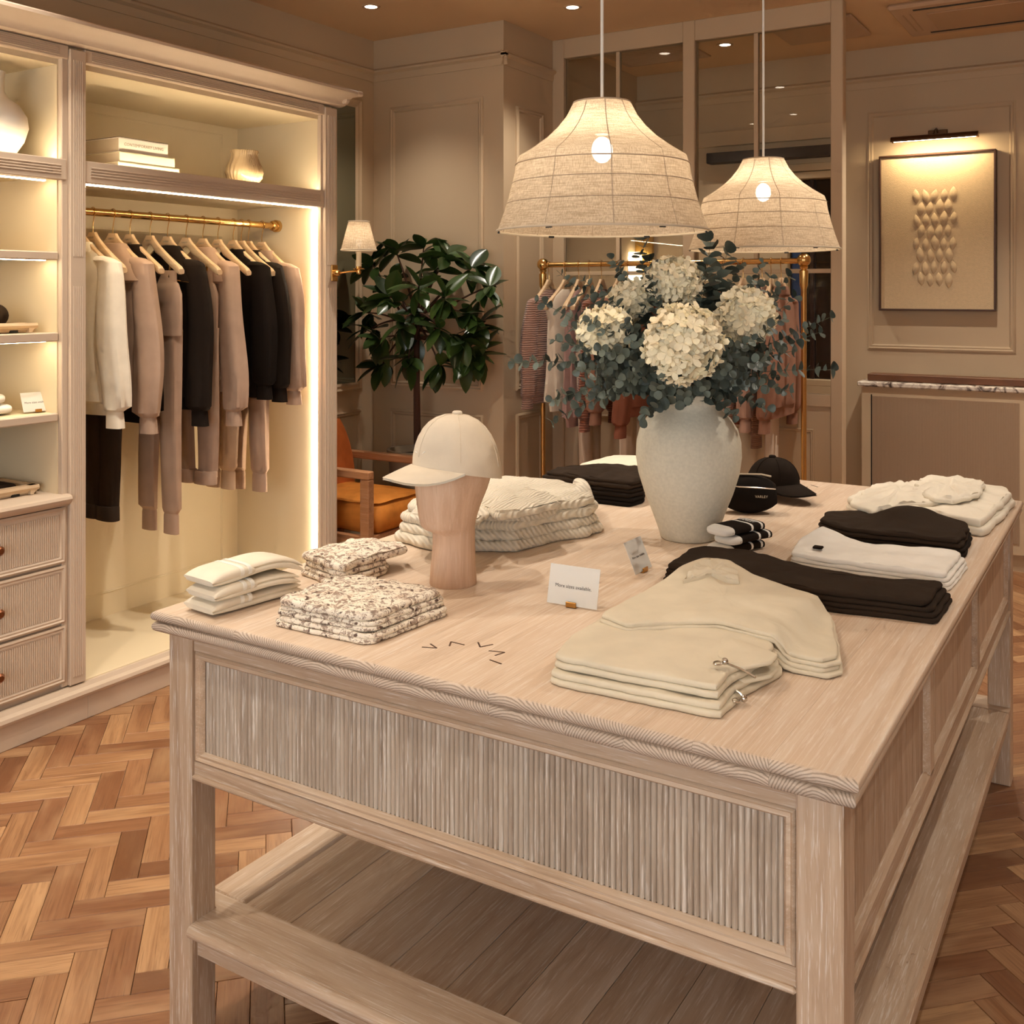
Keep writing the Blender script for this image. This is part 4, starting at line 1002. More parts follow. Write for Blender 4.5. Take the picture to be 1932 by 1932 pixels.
# cream sweatshirts, front right
low = polypx([(1034, 1294), (1362, 1361), (1392, 1325), (1480, 1275), (1440, 1200), (1250, 1165), (1140, 1205), (1070, 1250)])
g = 'cream sweatshirts folded at the front'
def sweatfold(lab, z, sc, dx, dy, up, seed):
    t = thing('folded_sweatshirt', lab, 'sweatshirt', (-.75, 1.75, z), 0, g)
    m = MB(); b = [(x + dx, y + dy) for x, y in shift(low, sc)]
    cloth_slab(m, b, z, .011, seed=seed, edge=.006, amp=.002); cloth_slab(m, shift(b, .985, -.004, .002), z + .0105, .011, seed=seed + 1, edge=.004, amp=.003, bulge=.003)
    m.build('body', 'f_sand', t, world=True, smooth=60)
    s = [(x + dx, y + dy) for x, y in polypx([(1128, 1222), (1185, 1244), (1278, 1238), (1358, 1236), (1450, 1262), (1560, 1284), (1592, 1276), (1576, 1190), (1480, 1158), (1420, 1140), (1380, 1120), (1330, 1115), (1285, 1128), (1220, 1170)])]
    m = MB(); pk = TT(1345, 1120)
    xa, xb = TT(1455, 1262)[0], TT(1500, 1255)[0]
    def hf(x, y):
        q = min(1, max(0, (x - xa) / (xb - xa))); q = q * q * (3 - 2 * q)
        return .016 * up * math.exp(-((x - pk[0]) ** 2 + (y - pk[1]) ** 2) / .012) - q * (.0285 if up else .0195)
    cloth_slab(m, s, z + .0205, .007, seed=seed + 2, edge=.004, amp=.002, n=110, hf=hf); cloth_slab(m, shift(s, .985, -.003, .003), z + .027, .008, seed=seed + 3, edge=.005, amp=.005, bulge=.005, n=110, hf=hf)
    m.build('sleeves', 'f_sand', t, world=True, smooth=60)
    zp = polypx([(1362, 1240), (1470, 1285), (1455, 1300), (1400, 1312), (1352, 1290)])
    m = MB(); cloth_slab(m, zp, z + .016, .007, seed=seed + 5, edge=.002, amp=.001); m.build('zip_placket', 'f_sand', t, world=True, smooth=60)
    a, b = (onz(1372, 1252, z + .03), onz(1425, 1278, z + .03)) if up else (onz(1408, 1322, z + .008), onz(1385, 1300, z + .016))
    MB().tube([a, a.lerp(b, .5) + Vector((0, 0, .002)), b], .0022, 6).build('zip', 'steel', t, world=True)
    m = MB(); m.ball(tuple(a + Vector((-.004, 0, .003))), .006, 10, 6); ring = [a + Vector((-.012, -.012, .002)) + Vector((math.cos(k) * .007, math.sin(k) * .009, 0)) for k in [i * PI / 5 for i in range(11)]]
    m.tube(ring, .0016, 6); m.build('zip_pull', 'steel', t, world=True)
    if up:
        m = MB(); cl = polypx([(1288, 1132), (1306, 1112), (1330, 1100), (1362, 1102), (1392, 1118), (1398, 1134), (1372, 1132), (1345, 1122), (1318, 1128)], .93)
        cloth_slab(m, cl, z + .036, .012, seed=77, edge=.006, amp=.009, freq=42, bulge=.006, n=90, hf=hf); m.build('collar', 'f_sand', t, world=True, smooth=60)
    return t
sweatfold('lower folded cream sweatshirt near the front table edge', Z, 1.0, 0, 0, 0, 11)
sweatfold('upper folded cream sweatshirt with zip pull on top', Z + .0235, .965, -.006, .010, 1, 21)
# black leggings
q = polypx([(1246, 1099), (1300, 1062), (1400, 1066), (1480, 1092), (1700, 1136), (1760, 1142), (1800, 1136), (1770, 1180), (1676, 1168), (1580, 1158), (1440, 1136), (1330, 1112)])
g = 'black leggings folded long'
folded('folded_leggings', 'lower black folded leggings behind the cream sweatshirts', 'leggings', 'f_brownblack', [(q, Z, .010, S(seed=31, n=110)), (shift(q, .985, 0, .003), Z + .010, .009, S(seed=32, n=110))], g)
folded('folded_leggings', 'upper black folded leggings behind the cream sweatshirts', 'leggings', 'f_brownblack',
       [(shift(q, .97, -.004, .005), Z + .020, .009, S(seed=33, n=110)), (shift(q, .95, -.008, .008), Z + .029, .012, S(seed=34, n=110, amp=.006, bulge=.006, edge=.007))], g)
# white folded trousers
q = polypx([(1486, 1072), (1502, 1046), (1550, 1040), (1665, 1056), (1760, 1062), (1828, 1072), (1793, 1117), (1712, 1107), (1639, 1097), (1547, 1083)])
g = 'white folded trousers on the right'
folded('folded_trousers', 'lower white folded trousers between two black stacks', 'trousers', 'f_white', [(q, Z, .008, S(seed=41, n=96)), (shift(q, .985, .002, .003), Z + .008, .008, S(seed=42, n=96))], g)
t = folded('folded_trousers', 'upper white folded trousers between two black stacks', 'trousers', 'f_white', [(shift(q, .97, 0, .004), Z + .017, .008, S(seed=43, n=96)), (shift(q, .95, -.004, .006), Z + .025, .012, S(seed=44, n=96, amp=.007, bulge=.004, edge=.007, hf=lambda x, y: .028 * math.exp(-((x - q[2][0]) ** 2 + (y - q[2][1]) ** 2) / .004)))], g)
c = TT(1543, 1066); MB().box(c[0] - .012, c[1] - .006, Z + .04, c[0] + .012, c[1] + .012, Z + .046, .002).build('label_tab', 'f_black', t, world=True, smooth=0, label='black label tab')
# black folded trousers
q = polypx([(1537, 1010), (1556, 992), (1640, 992), (1730, 1000), (1836, 1018), (1822, 1056), (1725, 1044), (1593, 1030)])
g = 'black folded trousers on the right'
folded('folded_trousers', 'lower black folded trousers in front of the ivory sweater', 'trousers', 'f_black', [(q, Z, .012, S(seed=51, n=90)), (shift(q, .98, .002, .004), Z + .012, .010, S(seed=52, n=90))], g)
pk = TT(1722, 1010)
folded('folded_trousers', 'upper black folded trousers in front of the ivory sweater', 'trousers', 'f_brownblack', [(shift(q, .97, 0, .004), Z + .023, .010, S(seed=53, n=90)), (shift(q, .95, 0, .006), Z + .033, .012, S(seed=54, n=90, amp=.006, edge=.009, hf=lambda x, y: .035 * math.exp(-((x - pk[0]) ** 2 + (y - pk[1]) ** 2) / .006)))], g)
# ivory sweater stack
q = polypx([(1594, 966), (1640, 944), (1720, 935), (1860, 938), (1905, 944), (1916, 958), (1861, 1015), (1780, 1002), (1700, 992), (1640, 985)])
t = thing('folded_sweater', 'thick folded ivory sweater at the far right corner', 'sweater', (-.56, 3.35, Z), 0, None)
m = MB(); cloth_slab(m, q, Z, .024, seed=61, n=90, edge=.008); cloth_slab(m, shift(q, .97, -.004, .004), Z + .022, .024, seed=62, n=90, edge=.01, amp=.01, bulge=.01)
m.build('body', 'f_ivory', t, world=True, smooth=60)
m = MB(); cloth_slab(m, polypx([(1600, 968), (1650, 930), (1760, 925), (1810, 940), (1790, 965), (1700, 972), (1650, 985)], .93), Z + .045, .016, seed=63, n=90, amp=.012, freq=26, bulge=.012, edge=.014); m.build('sleeve', 'f_ivory', t, world=True, smooth=60)
m = MB(); cloth_slab(m, polypx([(1722, 938), (1740, 915), (1800, 912), (1858, 920), (1850, 945), (1800, 958), (1760, 955)], .95), Z + .058, .015, seed=64, n=80, amp=.018, freq=30, bulge=.006, edge=.018); m.build('hood', 'f_ivory', t, world=True, smooth=60)
m = MB(); a = Vector((*TT(1614, 985), Z + .012))
m.tube([a + Vector((math.cos(k) * .01, math.sin(k) * .016, .004 * math.sin(2 * k))) for k in [i * PI / 5 for i in range(11)]], .003, 6); m.build('drawcord_clip', 'steel', t, world=True, label='clear drawcord clip')
# black and white socks
g = 'black and white sock pairs'
o = Vector((*TT(1372, 1050), 0)); e = Vector((*TT(1474, 1028), 0)); d_ = (e - o).normalized(); n_ = Vector((-d_.y, d_.x, 0))
for i, lab in enumerate(('bottom pair of black socks with white toes by the vase', 'middle pair of black socks with white toes by the vase', 'top pair of black socks with white band beside the vase')):
    z = Z + i * .024; t = thing('sock_pair', lab, 'socks', (o.x, o.y, z), 0, g); k = o + n_ * (.03 + .003 * (-1) ** i) - d_ * (.012 if i != 1 else -.01)
    m = MB(); A = bez([k + d_ * .028 + Vector((0, 0, z + .011)), k + d_ * .08 + Vector((0, 0, z + .014)), k + d_ * .15 + Vector((0, 0, z + .012))], 10); strip(m, A, [.078] * 11, [.022] * 11, n_); m.build('foot', 'f_black', t, world=True, smooth=60)
    m = MB(); A = bez([k + Vector((0, 0, z + .008)), k + d_ * .012 + Vector((0, 0, z + .011)), k + d_ * .034 + Vector((0, 0, z + .0115))], 8); strip(m, A, [.045, .058, .066, .07, .073, .075, .077, .078, .079], [.01, .016, .019, .021, .022, .0225, .0228, .023, .023], n_); m.build('toe', 'f_white', t, world=True, smooth=60)
    for q in (.098, .135):
        m = MB(); strip(m, [k + d_ * (q + j * .0025) + Vector((0, 0, z + .0128)) for j in range(4)], .0785, .0228, n_); m.build('stripe', 'f_white', t, world=True, smooth=60)
    if i == 2:
        p = k + d_ * .1215 + Vector((0, 0, z + .0248)); text('VARLEY', .017, 'f_white', t, Matrix.Translation(p - Vector(t.location)) @ Matrix.Rotation(math.atan2(-n_.y, -n_.x), 4, 'Z'))
# black belt bag and black cap behind the vase
bc = Vector((*TT(1412, 968), Z)); bg = thing('belt_bag', 'black padded belt bag with zip leaning by the vase', 'bag', bc, math.radians(24))
rings = []
for k in range(13):
    q = k / 12; a = math.sin(PI * (.06 + .88 * q)) ** .45
    rings.append([(-.085 + .17 * q, .045 * a * math.copysign(abs(math.cos(t)) ** .8, math.cos(t)) + .016 * (math.sin(t) + 1) * 1.0, .058 + .057 * a * math.copysign(abs(math.sin(t)) ** .8, math.sin(t))) for t in [2 * PI * j / 20 for j in range(20)]])
MB().loft(rings).build('pouch', 'f_black2', bg, smooth=60)
MB().tube([(-.075, -.030, .09), (-.03, -.036, .086), (.03, -.036, .084), (.078, -.028, .08)], .0022, 6).build('zip', 'steel', bg)
MB().tube([(-.07, .02, .113), (-.02, .012, .117), (.04, .012, .117), (.07, .02, .11)], .003, 6).build('piping', 'f_hem', bg)
text('VARLEY', .011, 'f_hem', bg, Matrix.Translation((.035, -.0405, .058)) @ Matrix.Rotation(PI / 2, 4, 'X'))
kc = Vector((*TT(1462, 938), Z)); c2 = thing('baseball_cap', 'black baseball cap lying behind the vase on the table', 'cap', kc + Vector((0, 0, .03)), math.radians(-30))
capshell(c2, 'f_black', sx=.098, sy=.08, h=.10)
# black stack left of the vase and the pale top behind it
q = polypx([(1014, 934), (1060, 921), (1140, 915), (1215, 925), (1216, 950), (1190, 958), (1120, 950)])
g = 'black trousers left of the vase'
for i, lab in enumerate(('bottom black folded trousers left of the vase', 'middle black folded trousers left of the vase', 'top black folded trousers left of the vase')):
    folded('folded_trousers', lab, 'trousers', ('f_black2', 'f_black', 'f_brownblack')[i], [(shift(q, 1 - .02 * i, 0, .004 * i), Z + i * .026, .013, S(seed=70 + i, n=80, edge=.007)), (shift(q, .98 - .02 * i, .004, .004 * i + .004), Z + i * .026 + .0125, .013, S(seed=75 + i, n=80, edge=.008, amp=.004 + .003 * i))], g)
q = polypx([(1085, 905), (1160, 885), (1260, 890), (1250, 918), (1150, 912)])
folded('folded_shirt', 'pale cream folded top behind the black trousers', 'top', 'f_cream', [(q, Z, .03, S(seed=81, n=60)), (shift(q, .97), Z + .03, .026, S(seed=82, n=60, bulge=.012))])
# ribbed sweaters
q = polypx([(740, 1022), (780, 1000), (860, 972), (960, 955), (1060, 965), (1130, 985), (1136, 1004), (1115, 1014), (1040, 1026), (972, 1044), (895, 1042), (815, 1042)])
g = 'chunky ribbed sweaters by the head form'
for i, lab in enumerate(('lower chunky cream ribbed sweater behind the head form', 'upper chunky cream ribbed sweater behind the head form')):
    t = thing('folded_sweater', lab, 'sweater', (-1.55, 2.4, Z + i * .05), 0, g); z = Z + i * .05
    m = MB(); b = shift(q, 1 - .05 * i, -.005 * i, .01 * i)
    cloth_slab(m, b, z, .026, seed=90 + i, n=96, edge=.012, amp=.004, r=.013); cloth_slab(m, shift(b, .96, -.004, .006), z + .024, .026, seed=93 + i, n=96, edge=.014, amp=.008, bulge=.008, r=.013)
    m.build('body', ('knit_cream', 'knit_cream2')[i], t, world=True, smooth=60)
    m = MB(); A = bez([Vector((*TT(905, 1030), z + .03)), Vector((*TT(1000, 1045), z + .028)), Vector((*TT(1075, 1012), z + .036)), Vector((*TT(1128, 985), z + .03)), Vector((*TT(1090, 962), z + .034))], 22)
    m.tube([p + Vector((0, 0, .004 * math.sin(i2 * 1.3))) for i2, p in enumerate(A)], [.022 + .006 * math.sin(k * .5) for k in range(23)], 14); m.build('sleeve', 'knit_cream', t, world=True, smooth=60)
    if i:
        m = MB(); cloth_slab(m, polypx([(900, 965), (930, 930), (990, 930), (1040, 945), (1060, 960), (1000, 975), (940, 985)], 1.0), z + .05, .02, seed=97, n=70, amp=.012, bulge=.012, edge=.012); m.build('collar', 'knit_cream2', t, world=True, smooth=60)
        m = MB(); cloth_slab(m, polypx([(770, 985), (800, 962), (900, 955), (940, 972), (900, 1000), (830, 1010)], .99), z + .048, .016, seed=98, n=60, amp=.006, bulge=.006, edge=.008); m.build('hem', 'knit_cream', t, world=True, smooth=60)
# little standing cards
def card(label, c, rz, w, h, tilt, words, z=Z, size=.0105):
    t = thing('sign_card', label, 'sign', (c[0], c[1], z), rz, 'small white sign cards')
    R_ = Matrix.Translation((0, 0, .003)) @ Matrix.Rotation(-tilt, 4, 'X')
    o = MB().box(-w / 2, -.0006, 0, w / 2, .0006, h).build('card', 'white_card', t, smooth=0); o.matrix_local = R_
    text(words, size, 'ink', t, R_ @ Matrix.Translation((0, -.0009, h * .47)) @ Matrix.Rotation(PI / 2, 4, 'X'), depth=.0001)
    MB().box(-.012, -.006, 0, .012, -.002, .012, .001).box(-.012, -.006, 0, .012, .02, .003, .001).build('holder', 'brass_dull', t, smooth=0, label='brass card holder')
    return t
a, b = Vector((*TT(1032, 1139), 0)), Vector((*TT(1126, 1154), 0)); c = (a + b) / 2
card('white card reading More sizes available at the table centre', c, math.atan2(b.y - a.y, b.x - a.x), (b - a).length, .083, math.radians(14), 'More sizes available.')
a, b = Vector((*TT(1199, 1087), 0)), Vector((*TT(1230, 1072), 0)); c = (a + b) / 2
card('small white card turned sideways in front of the vase', c, math.radians(88), .088, .078, math.radians(24), 'More sizes available.', size=.008)
p = onx(72, 780, XF - .1)
card('white card on the lit shelf of the shelving cabinet', (XF - .1, p.y), math.radians(80), .105, .075, math.radians(25), 'More sizes available.', z=1.139)

# ------------------------------------------------------------------ vase and bouquet
vc = onz(1299, 1014, .9); VX, VY = vc.x, vc.y
def vz(py): return H + (HZ - py) / F * 2.84
prof = [(.002, 0), (.072, 0), (.077, .004), (.081, .02), (.099, .07), (.121, .125), (.138, .18), (.1445, .225), (.143, .265), (.134, .30), (.115, .33), (.094, .352), (.085, .365), (.086, .375), (.096, .388), (.103, .395), (.104, .40), (.098, .402), (.086, .385), (.076, .36), (.09, .33)]
MB().lathe([(r, .9 + z) for r, z in prof], VX, VY, 64, cap=False).build('ceramic_vase', 'vase_stone', loc=(VX, VY, .9), smooth=60, label='large pale stoneware vase holding the bouquet', cat='vase')
VT = Vector((VX, VY, 1.285))
def atd(px, py, dep):
    return CAM + ray(px, py) * dep
# eucalyptus
def disc_leaf(n=12, ln=1.0, wd=.9, cup=.12):
    vs = [(0, 0, 0)]; fs = []
    ring = []
    for k in range(n):
        t = 2 * PI * k / n; x = .5 * ln * (1 - math.cos(t)); y = .5 * wd * math.sin(t) * (1 if x < .55 else .96)
        vs.append((x, y, cup * (y * y * 3 - .1 * math.sin(x * PI))))
    vs[0] = (.5, 0, -cup * .35)
    for k in range(n): fs.append((0, 1 + k, 1 + (k + 1) % n))
    return MB().add(vs, fs)
euc = [mesh_of(disc_leaf(12, 1, w_, c_), 'leaf', 'euca_leaf', 80) for w_, c_ in ((.95, .25), (.8, .1), (1.05, .4))]
tips = [(958, 686, 2.6), (1010, 505 + 60, 2.75), (1035, 640, 2.6), (1050, 510, 2.95), (1028, 760, 2.62), (1040, 795, 2.66), (1085, 700, 2.5), (1100, 600, 2.55), (1095, 520, 2.95), (1150, 480, 3.0), (1105, 750, 2.55), (1190, 690, 2.5),
        (1212, 448, 2.9), (1225, 520, 2.75), (1180, 610, 2.6), (1206, 795, 2.62), (1235, 740, 2.5), (1290, 760, 2.52), (1330, 740, 2.5), (1380, 700, 2.48), (1342, 448, 2.85), (1360, 520, 2.9), (1415, 560, 2.75), (1440, 495, 3.05), (1385, 785, 2.62),
        (1490, 520, 2.95), (1568, 598, 2.85), (1552, 625, 2.75), (1572, 698, 2.7), (1500, 740, 2.6), (1460, 780, 2.65), (1450, 680, 2.5), (1420, 640, 2.5), (1505, 660, 2.6), (1250, 700, 2.46), (1340, 690, 2.46), (1480, 600, 2.65), (1130, 660, 2.5),
        (1165, 720, 2.5), (1270, 720, 2.47), (1420, 720, 2.5), (1310, 600, 2.95), (1230, 610, 2.9), (1470, 560, 3.1), (1395, 500, 3.1), (1120, 580, 3.1), (1180, 540, 3.1)]
re = random.Random(12)
ELAB = {(958, 686): 'longest eucalyptus stem reaching far left over the table', (1028, 760): 'upper of two eucalyptus stems dipping low on the left', (1040, 795): 'lowest eucalyptus stem dipping down left of the vase',
        (1050, 510): 'eucalyptus stem reaching up left before the brass rack', (1212, 448): 'tallest upright eucalyptus stem left of the top hydrangea', (1342, 448): 'tall upright eucalyptus stem right of the top hydrangea',
        (1568, 598): 'upper eucalyptus stem reaching right past the brass post', (1552, 625): 'middle eucalyptus stem reaching right past the brass post', (1572, 698): 'lower eucalyptus stem reaching right past the brass post',
        (1206, 795): 'eucalyptus stem hanging over the left vase rim', (1385, 785): 'eucalyptus stem hanging over the right vase rim', (1490, 520): 'eucalyptus stem rising toward the right rack finial'}
tips += [(1165, 500, 2.95), (1205, 480, 2.8), (1235, 500, 3.0), (1375, 465, 3.0), (1430, 535, 2.9), (1130, 535, 2.85), (1080, 570, 2.8), (1330, 500, 2.8), (1300, 560, 2.95), (1455, 520, 2.8), (1190, 640, 2.55), (1500, 560, 2.85), (1060, 610, 2.65), (1370, 640, 2.5)]
tips += [(re.uniform(1090, 1480), re.uniform(610, 760), re.uniform(2.5, 3.1)) for _ in range(22)]
for i, (px, py, dep) in enumerate(tips):
    tip = atd(px, py, dep); base = VT + Vector((re.uniform(-.045, .045), re.uniform(-.045, .045), -.05))
    up = Vector((0, 0, max(.06, .5 * (tip - VT).length * .6)))
    dirh = (tip - VT); dirh.z = 0
    ctrl = VT + up * .75 + dirh * .25
    P = bez([base, VT + Vector((dirh.x * .05, dirh.y * .05, .03)), ctrl, tip], 18)
    t = thing('eucalyptus_stem', ELAB.get((px, py), 'silvery green eucalyptus stem packed inside the bouquet'), 'eucalyptus', base, 0, 'eucalyptus stems in the vase')
    MB().tube(P, [.0022 * (1 - k / 24) for k in range(19)], 5).build('stem', 'stem_green', t, world=True)
    L = sum((b - a).length for a, b in zip(P, P[1:])); step = .0135; s0 = .085; s_ = s0; pair = 0
    while s_ < L:
        q = s_ / L; f = q * 18; j = min(17, int(f)); p = P[j].lerp(P[j + 1], f - j); d = (P[j + 1] - P[j]).normalized()
        side = d.orthogonal().normalized(); side = (Matrix.Rotation(pair * PI / 2 + re.uniform(-.4, .4), 3, d) @ side)
        size = (.047 * (1 - (.70 if py > 470 else .25) * q) + .008) * re.uniform(.8, 1.2)
        for sg in (1, -1):
            if re.random() < .06: continue
            u = (side * sg + d * re.uniform(.2, .6)).normalized(); v = d.cross(u).normalized(); u2 = u; wv = u2.cross(v)
            M3 = Matrix((u2, v, wv)).transposed()
            M3 = M3 @ Matrix.Rotation(re.uniform(-.7, .7), 3, 'X')
            put('leaf', euc[re.randrange(3)], t, mw=Matrix.Translation(p - base) @ M3.to_4x4() @ Matrix.Scale(size, 4))
        pair += 1; s_ += step * (.82 + .5 * (1 - q))
# hydrangeas
def hydrangea(label, px, py, dep, rad, sq, seed):
    c = atd(px, py, dep); r = random.Random(seed)
    t = thing('hydrangea', label, 'flower', VT, 0, 'white hydrangea heads in the bouquet')
    MB().tube(bez([VT + Vector((0, 0, -.05)), VT.lerp(c, .5) + Vector((0, 0, .02)), c], 8), .004, 6).build('stem', 'stem_green', t, world=True)
    MB().ball(tuple(c), rad * .8, 20, 12, sq).build('core', 'f_petal', t, world=True, smooth=80)
    m = MB(); n = int(210 * (rad / .1) ** 2) + 50
    for i in range(n):
        z = 1 - 2 * (i + .5) / n; a = i * 2.39996; rr = math.sqrt(1 - z * z)
        d = Vector((rr * math.cos(a), rr * math.sin(a), z)); nn = d.copy()
        d2 = Vector((d.x, d.y, d.z * sq)) * (1 + .16 * noise.noise(d * 2.2 + Vector((seed * 3, 0, 0))))
        p = c + d2 * rad * (.84 + .18 * r.random()); x = nn.orthogonal().normalized(); x = Matrix.Rotation(r.uniform(0, 6.28), 3, nn) @ x
        nn = (nn + Vector((r.uniform(-.5, .5), r.uniform(-.5, .5), r.uniform(-.5, .5)))).normalized(); x = (x - nn * x.dot(nn)).normalized(); y = nn.cross(x)
        s = r.uniform(.014, .022)
        for k in range(4):
            A = Matrix.Rotation(k * PI / 2, 3, nn); u, v = A @ x, A @ y; cu = r.uniform(.1, .6)
            m.add([p, p + u * s * .5 + v * s * .45 + nn * s * .18, p + u * s * 1.0 + v * s * .42 + nn * s * cu, p + u * s * 1.15 + nn * s * (cu + .1), p + u * s * 1.0 - v * s * .42 + nn * s * (cu * .7), p + u * s * .5 - v * s * .45 + nn * s * .18, p + u * s * .6 + nn * s * .05],
                  [(0, 1, 6), (1, 2, 6), (2, 3, 6), (3, 4, 6), (4, 5, 6), (5, 0, 6)])
    m.build('petals', 'f_petal', t, world=True, smooth=60, kind='stuff')
hydrangea('largest white hydrangea head at the front of the bouquet', 1288, 650, 2.5, .088, 1.02, 1)
hydrangea('white hydrangea head at the top of the bouquet', 1273, 530, 2.82, .07, .85, 2)
hydrangea('white hydrangea head at the right of the bouquet', 1408, 596, 2.75, .075, .9, 3)
hydrangea('white hydrangea head at the left of the bouquet', 1140, 626, 2.68, .066, .9, 4)
hydrangea('white hydrangea head at the back left of the bouquet', 1190, 570, 2.95, .058, .9, 5)

# ------------------------------------------------------------------ pendant lamps
def pendant(label, y, x):
    t = thing('pendant_lamp', label, 'lamp', (x, y, 1.715), 0, 'linen pendant lamps over the table')
    z0 = 0.0
    P = [(.238, 0), (.222, .045), (.210, .085), (.200, .125), (.196, .150), (.190, .168), (.155, .190), (.125, .212), (.100, .236), (.080, .262), (.068, .286), (.064, .292)]
    k = .985
    MB().lathe(P, 0, 0, 64, cap=False).build('shade', 'lamp_linen', t, smooth=60)
    for r, z, w_ in ((.238, .001, .003), (.1965, .150, .0014), (.2035, .108, .0012), (.216, .062, .0012), (.064, .291, .0022)):
        pts = [((r + .0004) * math.cos(2 * PI * i / 48), (r + .0004) * math.sin(2 * PI * i / 48), z) for i in range(49)]
        MB().tube(pts, w_, 6, cap=False).build('ring', 'lamp_rib' if r < .23 else 'f_hem', t)
    for i in range(10):
        a = 2 * PI * i / 10 + .25
        MB().tube([((r - .0010) * math.cos(a), (r - .0010) * math.sin(a), z) for r, z in P], .0011, 5).build('rib', 'lamp_rib', t)
    for i in range(6):
        a = 2 * PI * i / 6 + .5
        MB().box(-.007, -.002, -.003, .007, .002, .002).build('clip', 'black_part', t, smooth=0).matrix_local = Matrix.Translation((.235 * math.cos(a), .235 * math.sin(a), -.001)) @ Matrix.Rotation(a + PI / 2, 4, 'Z')
    MB().tube([(0, 0, .26), (0, 0, .6), (0, 0, CZ - 1.715)], .0038, 8).build('cord', 'white_cord', t)
    MB().lathe([(.05, CZ - 1.715 - .022), (.052, CZ - 1.715 - .018), (.052, CZ - 1.715 - .001)], 0, 0, 24).build('ceiling_rose', 'plastic_cream', t)
    m = MB()
    for i in range(3):
        a = 2 * PI * i / 3; m.tube([(0, 0, .29), (.064 * math.cos(a), .064 * math.sin(a), .289)], .0016, 5)
    m.lathe([(.018, .22), (.018, .29)], 0, 0, 14); m.build('socket', 'white_cord', t)
    MB().ball((0, 0, .185), .024, 16, 10, 1.25).build('light_bulb', 'bulb', t)
    l = bpy.data.lights.new('pendant_light', 'POINT'); l.energy = PEND_W; l.color = PEND_C; l.shadow_soft_size = .035
    put('pendant_light', l, t).location = (0, 0, .14)
pendant('nearer linen pendant lamp over the table front', 2.10, -1.05)
pendant('farther linen pendant lamp behind the bouquet', 3.26, -1.05)

# ------------------------------------------------------------------ downlights and ceiling fittings
def downlight(label, x, y, e=1.0, size=95, aim=None):
    t = thing('ceiling_downlight', label, 'downlight', (x, y, CZ), 0, 'recessed ceiling downlights')
    MB().lathe([(.032, -.001), (.034, -.004), (.048, -.005), (.05, -.0005)], 0, 0, 28, cap=False).build('trim_ring', 'plastic_cream', t)
    MB().lathe([(.0005, -.0025), (.033, -.0025)], 0, 0, 24, cap=False).build('lens', 'downlight_glow', t)
    l = bpy.data.lights.new('downlight_spot', 'SPOT'); l.energy = DOWN_W * e; l.color = DOWN_C; l.spot_size = math.radians(size); l.spot_blend = .8; l.shadow_soft_size = .03
    lo = put('downlight_spot', l, t); lo.location = (0, 0, -.012)
    if aim:
        lo.rotation_euler = (Vector(aim) - Vector((x, y, CZ))).to_track_quat('-Z', 'Y').to_euler(); l.shadow_soft_size = .018
downlight('round ceiling downlight above the potted tree', -3.507, 4.277, .5)
downlight('round ceiling downlight in front of the glazed screen', -2.599, 4.847, .6)
downlight('round ceiling downlight behind the glazed screen', -2.194, 6.07, .5)
nm = {(-2.55, .6): 'left of the camera', (-2.55, 2.2): 'over the aisle by the cabinet', (-2.3, 3.4): 'over the aisle near the armchair', (-1.0, .5): 'before the table', (-.35, 2.9): 'over the right table edge', (-1.0, 4.3): 'behind the table', (.6, 1.2): 'right of the table front',
      (.3, 4.0): 'right of the table middle', (.6, 5.2): 'right of the table back', (-.7, 5.5): 'in front of the framed relief', (2.0, 1.2): 'far right front', (2.0, 4.2): 'far right back', (-1.0, -1.2): 'behind the camera', (1.2, -1.2): 'behind the camera to the right', (-1.75, 1.5): 'over the front left table corner', (-3.0, 1.9): 'close above the cabinet cornice'}
for (x, y), n in nm.items(): downlight('round ceiling downlight ' + n, x, y, {(-.35, 2.9): .1, (-1.0, .5): .4, (-1.75, 1.5): .5, (-1.0, 4.3): .55, (.6, 1.2): .4, (.3, 4.0): .95, (-3.0, 1.9): .5, (-2.55, .6): .7, (-2.55, 2.2): .8, (-1.0, -1.2): 1.0}.get((x, y), 1.3), 62 if (x, y) == (.3, 4.0) else 95, (-1.15, 2.5, .9) if (x, y) == (.3, 4.0) else None)

ac = thing('air_conditioner', 'square ceiling air conditioner near the framed relief', 'air conditioner', (-.76, 6.05, CZ))
AX0, AX1, AY0, AY1 = -1.165, -.35, 5.68, 6.36
MB().box(AX0, AY0, CZ - .03, AX1, AY1, CZ - .001, .012).build('housing', 'plastic_cream', ac, world=True, smooth=0)
MB().box(AX0 + .17, AY0 + .17, CZ - .036, AX1 - .17, AY1 - .12, CZ - .028, .004).build('grille', 'plastic_panel', ac, world=True, smooth=0)
for a in ((AX0 + .12, AY0 + .06, AX1 - .12, AY0 + .085), (AX0 + .12, AY1 - .085, AX1 - .12, AY1 - .06), (AX1 - .085, AY0 + .12, AX1 - .06, AY1 - .12)):
    MB().box(a[0], a[1], CZ - .0325, a[2], a[3], CZ - .029).build('air_slot', 'black_part', ac, world=True, smooth=0)
for x in (AX0 + .05, AX0 + .085): MB().box(x, AY0 + .14, CZ - .032, x + .008, AY1 - .14, CZ - .029).build('air_slot', 'plastic_panel', ac, world=True, smooth=0)
pn = thing('ceiling_panel', 'flat square access panel in the ceiling behind the screen', 'ceiling panel', (-1.6, 6.0, CZ))
MB().box(-1.84, 5.74, CZ - .02, -1.36, 6.24, CZ - .001, .01).build('panel', 'plastic_cream', pn, world=True, smooth=0)
gr = thing('ceiling_grille', 'slatted ceiling air grille behind the left glass pane', 'air grille', (-2.65, 6.06, CZ))
